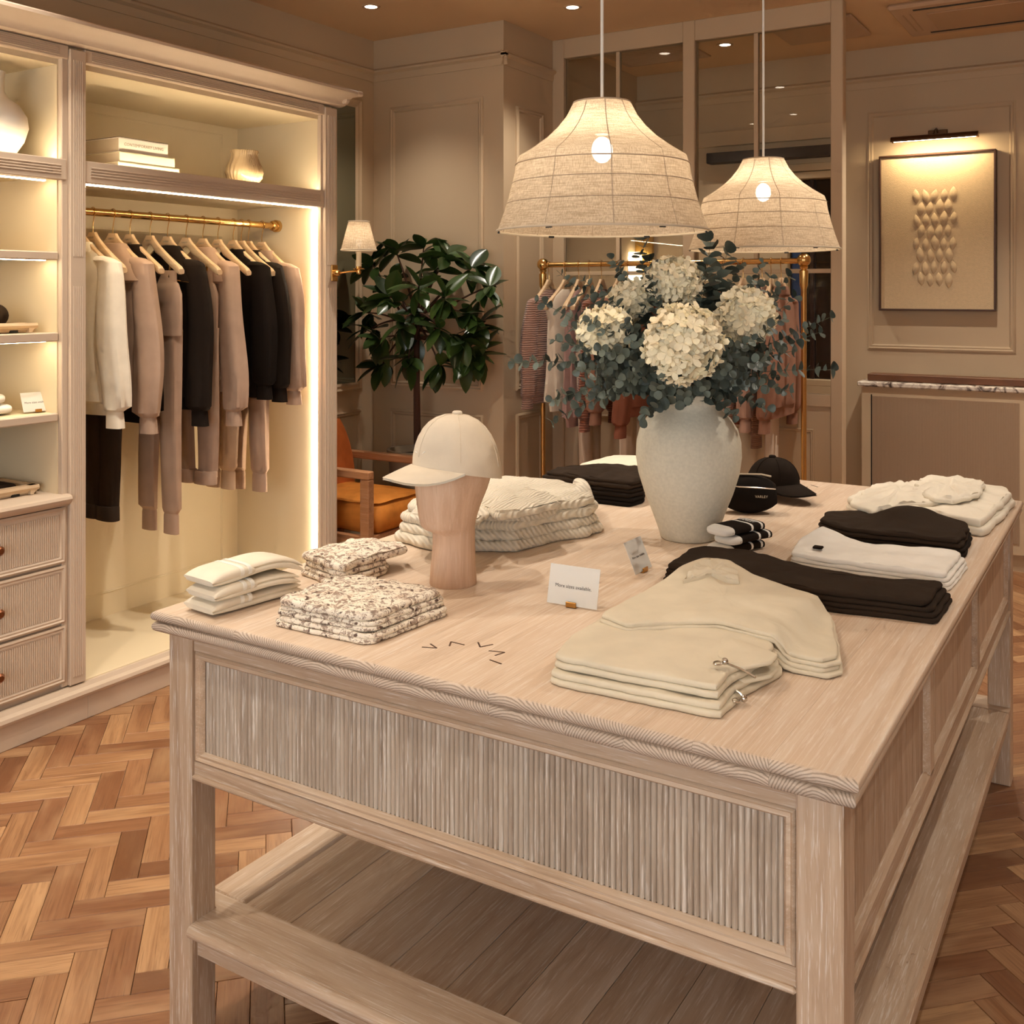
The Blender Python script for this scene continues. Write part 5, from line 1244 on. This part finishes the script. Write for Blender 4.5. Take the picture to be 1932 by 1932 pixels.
MB().box(-2.95, 5.82, CZ - .012, -2.37, 5.86, CZ - .001, .003).box(-2.95, 6.26, CZ - .012, -2.37, 6.30, CZ - .001, .003).box(-2.95, 5.86, CZ - .012, -2.91, 6.26, CZ - .001, .003).box(-2.41, 5.86, CZ - .012, -2.37, 6.26, CZ - .001, .003).build('frame', 'plastic_cream', gr, world=True, smooth=0)
MB().box(-2.91, 5.86, CZ - .004, -2.41, 6.26, CZ - .001).build('duct', 'black_part', gr, world=True, smooth=0)
for i in range(9):
    y = 5.89 + i * .043
    MB().prism([(y, CZ - .004), (y + .006, CZ - .004), (y + .022, CZ - .018), (y + .016, CZ - .018)], 'x', -2.91, -2.41).build('slat', 'plastic_cream', gr, world=True, smooth=0)

# ------------------------------------------------------------------ wall sconce on the cabinet end
sc = thing('wall_sconce', 'brass wall sconce with small pleated shade on the cabinet end', 'lamp', (XF, 3.80, 1.672))
MB().box(.006, -.022, -.04, .016, .022, .04, .003).build('backplate', 'brass', sc, smooth=0)
MB().tube([(.012, 0, 0), (.03, 0, 0), (.045, 0, 0)], [.016, .018, .012], 14).build('boss', 'brass', sc)
MB().tube([(.04, 0, 0), (.10, 0, .006), (.165, 0, .008)], .0045, 8).build('arm', 'brass', sc)
MB().lathe([(.008, -.008), (.011, .0), (.009, .012), (.028, .016), (.029, .019), (.014, .022), (.013, .03)], .165, 0, 20).build('drip_pan', 'brass', sc)
MB().lathe([(.0125, .03), (.0125, .10)], .165, 0, 16).build('candle_sleeve', 'candle', sc)
rings = []
for j in range(5):
    q = j / 4; r0 = .083 - .036 * q
    rings.append([(.165 + (r0 + (.0022 if k % 2 else -.0012)) * math.cos(2 * PI * k / 88), (r0 + (.0022 if k % 2 else -.0012)) * math.sin(2 * PI * k / 88), .108 + .135 * q) for k in range(88)])
MB().loft(rings, cap=False).build('pleated_shade', 'sconce_linen', sc, smooth=0)
for r, z in ((.084, .108), (.048, .243)):
    MB().tube([(.165 + r * math.cos(2 * PI * i / 32), r * math.sin(2 * PI * i / 32), z) for i in range(33)], .004, 6).build('shade_band', 'f_hem', sc)
MB().ball((.165, 0, .145), .014, 12, 8, 1.5).build('light_bulb', 'bulb_dim', sc)
l = bpy.data.lights.new('sconce_light', 'POINT'); l.energy = .35; l.color = PEND_C; l.shadow_soft_size = .02
put('sconce_light', l, sc).location = (.165, 0, .18)

# ------------------------------------------------------------------ objects on the shelves
bx = thing('book', 'lowest pale book of the stack on the wardrobe shelf', 'book', (0, 0, 0), 0, 'books stacked on the wardrobe shelf')
bpy.data.objects.remove(bx)
def book(label, z, h, y0, y1, x1, mat, words=None, dark=False, rz=0.0):
    t = thing('book', label, 'book', (x1, (y0 + y1) / 2, z), rz, 'books stacked on the wardrobe shelf'); w2 = (y1 - y0) / 2; dp = .26
    MB().box(-dp, -w2, 0, 0, w2, .003).box(-dp, -w2, h - .003, 0, w2, h).box(-.004, -w2, 0, 0, w2, h, .001).build('cover', mat, t, smooth=0)
    MB().box(-dp + .004, -w2 + .004, .003, -.005, w2 - .004, h - .003).build('pages', 'paper', t, smooth=0)
    if dark: MB().box(-dp, -w2, h, 0, w2, h + .002).build('back_cover', 'book_dark', t, smooth=0)
    if words: text(words, .017, 'print_grey', t, Matrix.Translation((.0008, 0, h * .55)) @ Matrix.Rotation(PI / 2, 4, 'Z') @ Matrix.Rotation(PI / 2, 4, 'X'))
xs = XF - .10
yb0 = onx(228, 300, xs).y; yb1 = onx(330, 310, xs).y
book('lowest pale book of the stack on the wardrobe shelf', 2.066, .028, yb0 - .02, yb1 + .015, xs + .01, 'book_cream')
book('middle cream book of the stack on the wardrobe shelf', 2.0945, .042, yb0 - .005, yb1, xs, 'book_cream')
book('top white book of the stack with printed spine', 2.137, .058, yb0 + .0, yb1 - .025, xs - .012, 'book_white', 'CONTEMPORARY LIVING', True)
pv = onx(461, 345, XF - .14)
t = thing('fluted_vase', 'small glossy fluted clay vase on the wardrobe shelf', 'vase', (XF - .14, pv.y, 2.061))
rings = []
for r0, z in ((.045, 0), (.06, .008), (.078, .035), (.084, .06), (.078, .09), (.064, .118), (.058, .14), (.063, .158), (.060, .162), (.052, .15)):
    rings.append([((r0 + .0022 * math.cos(36 * a + 9 * math.sin(2 * a) * z * 12)) * math.cos(a), (r0 + .0022 * math.cos(36 * a + 9 * math.sin(2 * a) * z * 12)) * math.sin(a), z) for a in [2 * PI * k / 180 for k in range(180)]])
MB().loft(rings, cap=False).build('body', 'fluted_clay', t, smooth=60)
pv = onx(-12, 280, XF - .16)
MB().lathe([(.002, 2.058), (.05, 2.058), (.075, 2.08), (.10, 2.12), (.115, 2.17), (.11, 2.21), (.085, 2.25), (.05, 2.275), (.035, 2.30), (.036, 2.36), (.04, 2.37)], XF - .16, pv.y, 48, cap=False).build('round_vase', 'vase_white', loc=(XF - .16, pv.y, 2.058), smooth=60, label='round white vase on the top left shelf', cat='vase')
def tray(label, z, px, py):
    y1 = onx(px, py, XF - .09).y
    t = thing('wooden_tray', label, 'tray', (XF - .2, y1 - .25, z)); prof = [(0, 0), (.012, 0), (.02, .012), (.03, .016), (.034, .024), (.03, .034), (.0, .034)]
    MB().box(XF - .33, y1 - .5, z + .008, XF - .10, y1 - .03, z + .018).prism([(XF - .12 + a, z + b) for a, b in prof], 'y', y1 - .53, y1).prism([(XF - .31 - a, z + b) for a, b in prof], 'y', y1 - .53, y1).prism([(y1 - .034 + a, z + b) for a, b in prof], 'x', XF - .33, XF - .09).build('tray_body', 'tray_wood', t, world=True, smooth=40)
    MB().box(XF - .12, y1 - .1, z - .0085 + .0085, XF - .10, y1 - .07, z + .009).build('foot', 'black_part', t, world=True, smooth=0)
    return y1
y1 = tray('wooden tray on the third shelf of the shelving cabinet', 1.433, 71, 610)
MB().ball((XF - .2, y1 - .10, 1.433 + .06), .05, 16, 10, .9).build('brown_pouch', 'f_brownblack', loc=(XF - .2, y1 - .1, 1.451), label='dark brown pouch on the upper wooden tray', cat='pouch')
y2 = tray('wooden tray on the counter above the drawers', .8435, 74, 922)
MB().box(XF - .30, y2 - .45, .8620, XF - .13, y2 - .06, .885, .008).build('folded_cloth', 'f_brownblack', loc=(XF - .2, y2 - .2, .862), label='dark folded cloth on the lower wooden tray', cat='cloth')
for i, (z, px, lab) in enumerate(((1.139, 33, 'lower white rolled towel beside the shelf card'), (1.1785, 20, 'upper white rolled towel beside the shelf card'))):
    y = onx(px, 770, XF - .1).y
    m = MB(); P = [(XF - .2, y - .28, z + .019), (XF - .2, y - .03, z + .019), (XF - .2, y - .008, z + .018), (XF - .2, y, z + .017)]
    strip(m, P, [.17, .17, .16, .13], [.038, .038, .034, .02], Vector((1, 0, 0)), 18); m.build('rolled_towel', 'f_white', loc=(XF - .2, y - .1, z), smooth=60, label=lab, cat='towel', group='white towels on the shelf')

# ------------------------------------------------------------------ potted tree
TYc = 4.66; tp = ony(785, 800, TYc); TXc = tp.x
tr = thing('potted_tree', 'dark green standard tree with glossy leaves in a clay pot', 'potted tree', (TXc, TYc, 0))
PX = TXc + .01
MB().lathe([(.002, .0), (.11, .0), (.125, .05), (.155, .52), (.162, .66), (.172, .68), (.172, .70), (.155, .70), (.148, .67), (.002, .66)], PX, TYc, 40, cap=False).build('pot', 'pot_clay', tr, world=True, smooth=40)
MB().lathe([(.002, .672), (.15, .665)], PX, TYc, 24, cap=False).build('soil', 'soil', tr, world=True)
CC = ony(800, 605, TYc)
MB().tube(bez([Vector((PX, TYc, .66)), Vector((TXc + .005, TYc, 1.0)), Vector((TXc, TYc, 1.22)), Vector((TXc + .01, TYc, 1.40))], 10), [.021 - .0006 * k for k in range(11)], 10).build('trunk', 'bark', tr, world=True)
lv = []
for wd_, fold, bend in ((.50, .22, .18), (.46, .12, .35), (.54, .3, .05)):
    m = MB(); n = 10; rows = []
    for j in range(n + 1):
        q = j / n; hw = wd_ * .5 * (math.sin(PI * min(1, q ** .85)) ** .75) * (1.1 - .25 * (1 - q)); x = q; z = -bend * q * q
        rows.append([(x, -hw, z + fold * hw), (x, -hw * .5, z + fold * hw * .35), (x, 0, z), (x, hw * .5, z + fold * hw * .35), (x, hw, z + fold * hw)])
    vs = [p for r in rows for p in r]; fs = [(j * 5 + k, j * 5 + k + 1, (j + 1) * 5 + k + 1, (j + 1) * 5 + k) for j in range(n) for k in range(4)]
    lv.append(mesh_of(m.add(vs, fs), 'leaf', 'ficus_leaf', 80))
rt_ = random.Random(31); trunk_top = Vector((TXc, TYc, 1.42))
ends = [(700, 495, -.1), (745, 470, .0), (800, 462, .05), (845, 480, 0), (890, 505, .1), (925, 540, -.05), (690, 590, -.05), (715, 640, -.1), (735, 560, -.22), (790, 540, -.28), (840, 560, -.26), (880, 590, -.15), (905, 610, .0), (760, 610, -.3), (830, 620, -.28),
        (720, 690, .0), (770, 680, -.15), (830, 690, -.1), (880, 680, -.05), (905, 670, .1), (780, 640, .2), (850, 640, .2), (740, 530, .2), (820, 510, .2), (870, 640, -.2), (800, 590, -.05), (700, 620, .1)]
for i, (px, py, dd) in enumerate(ends):
    e = ony(px, py, TYc + min(dd, .0)); s0 = trunk_top + Vector((0, 0, rt_.uniform(-.14, .05)))
    br = MB().tube(bez([s0, s0.lerp(e, .5) + Vector((0, 0, .05)), e], 8), [.009 - .0007 * k for k in range(9)], 6).build('branch', 'bark', tr, world=True)
    out = (e - Vector((CC.x, TYc, CC.z - .1))).normalized()
    for k in range(10):
        a = k * 2.4 + rt_.uniform(-.3, .3); o = out.orthogonal().normalized(); o = Matrix.Rotation(a, 3, out) @ o
        u = (o * rt_.uniform(.5, 1.0) + out * rt_.uniform(.1, .9) + Vector((0, 0, -.25 + rt_.uniform(-.4, .25)))).normalized()
        v = Vector((0, 0, 1)).cross(u); v = v.normalized() if v.length > .05 else Vector((1, 0, 0)); w3 = u.cross(v)
        M3 = Matrix((u, v, w3)).transposed() @ Matrix.Rotation(rt_.uniform(-.6, .6), 3, 'X')
        put('leaf', lv[rt_.randrange(3)], tr, mw=Matrix.Translation(e - out * .02 * (k % 3) - Vector((TXc, TYc, 0))) @ M3.to_4x4() @ Matrix.Scale(rt_.uniform(.12, .185), 4))

# ------------------------------------------------------------------ armchair
ch = thing('armchair', 'wooden armchair with orange velvet cushions beside the wardrobe', 'chair', (-3.55, 4.12, 0))
cx0, cx1, cy0, cy1 = -3.88, -3.21, 3.895, 4.44
for y in (cy0, cy1 - .05):
    MB().box(cx1 - .055, y, 0, cx1, y + .045, .6645, .004).build('front_leg', 'chair_wood', ch, world=True, smooth=0)
    MB().box(cx0, y, 0, cx0 + .055, y + .045, .6645, .004).build('back_leg', 'chair_wood', ch, world=True, smooth=0)
    MB().box(cx0, y, .665, cx1, y + .045, .705, .005).build('armrest', 'chair_wood', ch, world=True, smooth=0)
    MB().box(cx0 + .05, y + .004, .33, cx1 - .05, y + .04, .385, .003).build('side_rail', 'chair_wood', ch, world=True, smooth=0)
for x in (cx0, cx1 - .04): MB().box(x, cy0 + .04, .33, x + .035, cy1 - .04, .385, .003).build('cross_rail', 'chair_wood', ch, world=True, smooth=0)
m = MB(); cloth_slab(m, [(cx0 + .08, cy0 + .05), (cx1 + .015, cy0 + .05), (cx1 + .015, cy1 - .055), (cx0 + .08, cy1 - .055)], .385, .15, r=.05, bulge=.03, amp=.006, freq=6, n=80, it=1, edge=.003); m.build('seat_cushion', 'velvet', ch, world=True, smooth=60)
rings = []
for k in range(11):
    q = k / 10; z = .50 + .38 * q; x = cx0 + .16 - .10 * q; a = .06 * (math.sin(PI * (.08 + .84 * q)) ** .35); hw = .235 * (math.sin(PI * (.1 + .8 * q)) ** .12)
    rings.append(sec(x, (cy0 + cy1) / 2 - .002, z, a, hw, 28, 4))
MB().loft(rings).build('back_cushion', 'velvet_dark', ch, world=True, smooth=60)

# ------------------------------------------------------------------ brass clothes rack
RY, RZr = 5.10, 1.735
rk = thing('clothes_rack', 'brass clothes rack with ball finials before the glazed screen', 'clothes rack', (-2.18, RY, 0))
rx0, rx1 = -2.925, -1.438
for x in (rx0, rx1):
    MB().lathe([(.14, .0), (.14, .012), (.03, .02), (.0135, .03), (.0135, RZr - .14), (.02, RZr - .12), (.022, RZr - .05), (.014, RZr - .045), (.022, RZr - .03), (.014, RZr - .024)], x, RY, 20).build('post', 'brass', rk, world=True)
    MB().ball((x, RY, RZr + .004), .034, 20, 12).build('ball_finial', 'brass', rk, world=True)
MB().tube([(rx0, RY, RZr), (rx1, RY, RZr)], .0145, 16).build('rail', 'brass', rk, world=True)
G3, G4 = 'knitwear on the brass rack', 'wooden hangers on the brass rack'
RK = [(1036, 'S', 'knit_rose', 'rose chunky knit cardigan first on the brass rack', dict(sleeve=.5, length=.62, half=.22)), (1067, 'S', 'f_cream', 'cream top second on the brass rack', dict(sl=False, length=.66, half=.18)),
      (1092, 'S', 'f_pink', 'pink sleeveless top third on the brass rack', dict(sl=False, length=.74, half=.19)), (1112, 'P', 'f_blush', 'long cream trousers left of the terracotta knit', dict(length=1.3)),
      (1135, 'S', 'knit_terra', 'terracotta open knit sweater on the brass rack', dict(sleeve=.6, length=.58)), (1168, 'S', 'f_clay', 'clay brown sweater left of the bouquet stems', dict(sleeve=.56, length=.58, collar='crew')), (1185, 'P', 'f_blush', 'long cream trousers hanging behind the vase', dict(length=1.32)),
      (1215, 'S', 'f_terra', 'dark terracotta sweater hanging behind the vase', dict(sleeve=.62, length=.66, collar='crew')), (1290, 'P', 'f_blush', 'long blush trousers behind the vase middle', dict(length=1.3)), (1365, 'S', 'f_terra', 'terracotta sweater right of the vase', dict(sleeve=.56, length=.58, collar='crew')),
      (1402, 'S', 'knit_blush', 'blush rib knit cardigan right of the vase', dict(sleeve=.68, length=.58)), (1438, 'S', 'f_rose', 'rose sweater third from the right post', dict(sleeve=.54, length=.6, collar='crew')), (1455, 'P', 'f_blush', 'pale trousers second from the right post', dict(length=1.3)),
      (1474, 'S', 'f_clay', 'brown sweater nearest the right rack post', dict(sleeve=.54, length=.62, collar='crew'))]
for i, (px, k, mt, lab, kw) in enumerate(RK):
    x = ony(px, 500, RY).x; rz = -PI / 2 + random.Random(i + 50).uniform(-.12, .12)
    d = dict(label=lab, loc=(x, RY, RZr), rz=rz, group=G3, mat=mt, seed=i + 30, **kw)
    if k == 'S': sweater(name='knit_sweater', cat='sweater', **d)
    else: trousers(name='wide_trousers', cuff='rib', **d)
    hanger('wooden hanger carrying the ' + lab, (x, RY, RZr), rz, G4, mark=False)

# ------------------------------------------------------------------ right wall: framed relief, picture light, marble-topped cabinet
fr = thing('framed_relief', 'dark framed cream textile relief with petal rows', 'picture', (-1.067, YB, 1.47))
PX0, PX1, PZ0, PZ1 = -1.396, -.738, 1.468, 2.417
MB().box(PX0 + .012, YB - .05, PZ0 + .012, PX1 - .012, YB - .02, PZ1 - .012).build('canvas', 'canvas', fr, world=True, smooth=0)
for a in ((PX0, PZ0, PX1, PZ0 + .012), (PX0, PZ1 - .012, PX1, PZ1), (PX0, PZ0 + .012, PX0 + .012, PZ1 - .012), (PX1 - .012, PZ0 + .012, PX1, PZ1 - .012)):
    MB().box(a[0], YB - .065, a[1], a[2], YB - .002, a[3], .002).build('frame_side', 'frame_dark', fr, world=True, smooth=0)
pm = MB(); rings = []
for j in range(7):
    q = j / 6; a = .021 * math.sin(PI * q) ** .8 + .0005
    rings.append([(a * math.cos(2 * PI * k / 10), -.012 * math.sin(PI * q) * max(0, math.sin(2 * PI * k / 10)) - .001, .045 - .09 * q) for k in range(10)])
pme = mesh_of(pm.loft(rings), 'relief_petal', 'canvas', 60)
rc = random.Random(3); cxm = (ony(1766, 440, YB).x)
for r_ in range(8):
    n = 4 if r_ % 2 else 5
    for k in range(n):
        x = cxm + (k - (n - 1) / 2) * .052 + rc.uniform(-.004, .004); z = 2.16 - r_ * .072 + rc.uniform(-.006, .006)
        put('relief_petal', pme, fr, mw=Matrix.Translation(Vector((x, YB - .05, z)) - BASE[fr.name]) @ Matrix.Rotation(rc.uniform(-.25, .25), 4, 'Y') @ Matrix.Scale(rc.uniform(.85, 1.1), 4))
pl = thing('picture_light', 'bronze picture light over the framed relief', 'lamp', (-1.06, YB, 2.52))
MB().box(-1.12, YB - .012, 2.515, -1.01, YB - .001, 2.56, .003).build('backplate', 'bronze', pl, world=True, smooth=0)
MB().tube([(-1.065, YB - .005, 2.545), (-1.065, YB - .06, 2.56), (-1.065, YB - .13, 2.535), (-1.065, YB - .15, 2.505)], .006, 8).build('arm', 'bronze', pl, world=True)
R_ = []
for x in (-1.306, -.821): R_.append([(x, YB - .15 + .026 * math.cos(t), 2.49 + .026 * math.sin(t)) for t in [PI * (-.1 + 1.2 * k / 12) for k in range(13)]])
MB().loft(R_, cap=False, closed=False).build('shade_bar', 'bronze', pl, world=True)
MB().tube([(-1.29, YB - .15, 2.49), (-.835, YB - .15, 2.49)], .007, 8).build('lamp_tube', 'picture_led', pl, world=True)
al = bpy.data.lights.new('picture_lamp', 'AREA'); al.shape = 'RECTANGLE'; al.size = .44; al.size_y = .02; al.energy = 3.5; al.color = (1, .8, .5)
lo = put('picture_lamp', al, pl); lo.location = (0, -.15, -.045); lo.rotation_euler = (math.radians(28), 0, 0)
mc = thing('marble_cabinet', 'low fluted wall cabinet with marble top under the relief', 'cabinet', (-.5, 6.45, 0))
MY = 6.43
MB().box(-1.485, MY - .02, 1.012, 1.2, YB - .001, 1.042, .006).build('marble_top', 'marble', mc, world=True, smooth=0)
MB().box(-1.44, MY + .05, 1.043, 1.2, YB - .06, 1.085, .004).build('wood_ledge', 'wood_brown', mc, world=True, smooth=0)
MB().box(-1.462, MY, .10, 1.2, YB - .001, 1.012).build('carcass', 'wall_paint', mc, world=True, smooth=0)
MB().box(-1.462, MY + .03, 0, 1.2, YB - .01, .10).build('plinth', 'wall_paint', mc, world=True, smooth=0)
for k in range(3):
    x0 = -1.40 + k * .86
    MB().box(x0, MY - .004, .16, x0 + .80, MY + .01, .955).build('fluted_door', 'flute_paint', mc, world=True, smooth=0)
    MB().box(x0 - .008, MY - .002, .15, x0 - .001, MY + .01, .965).build('door_gap', 'dark_slot', mc, world=True, smooth=0)
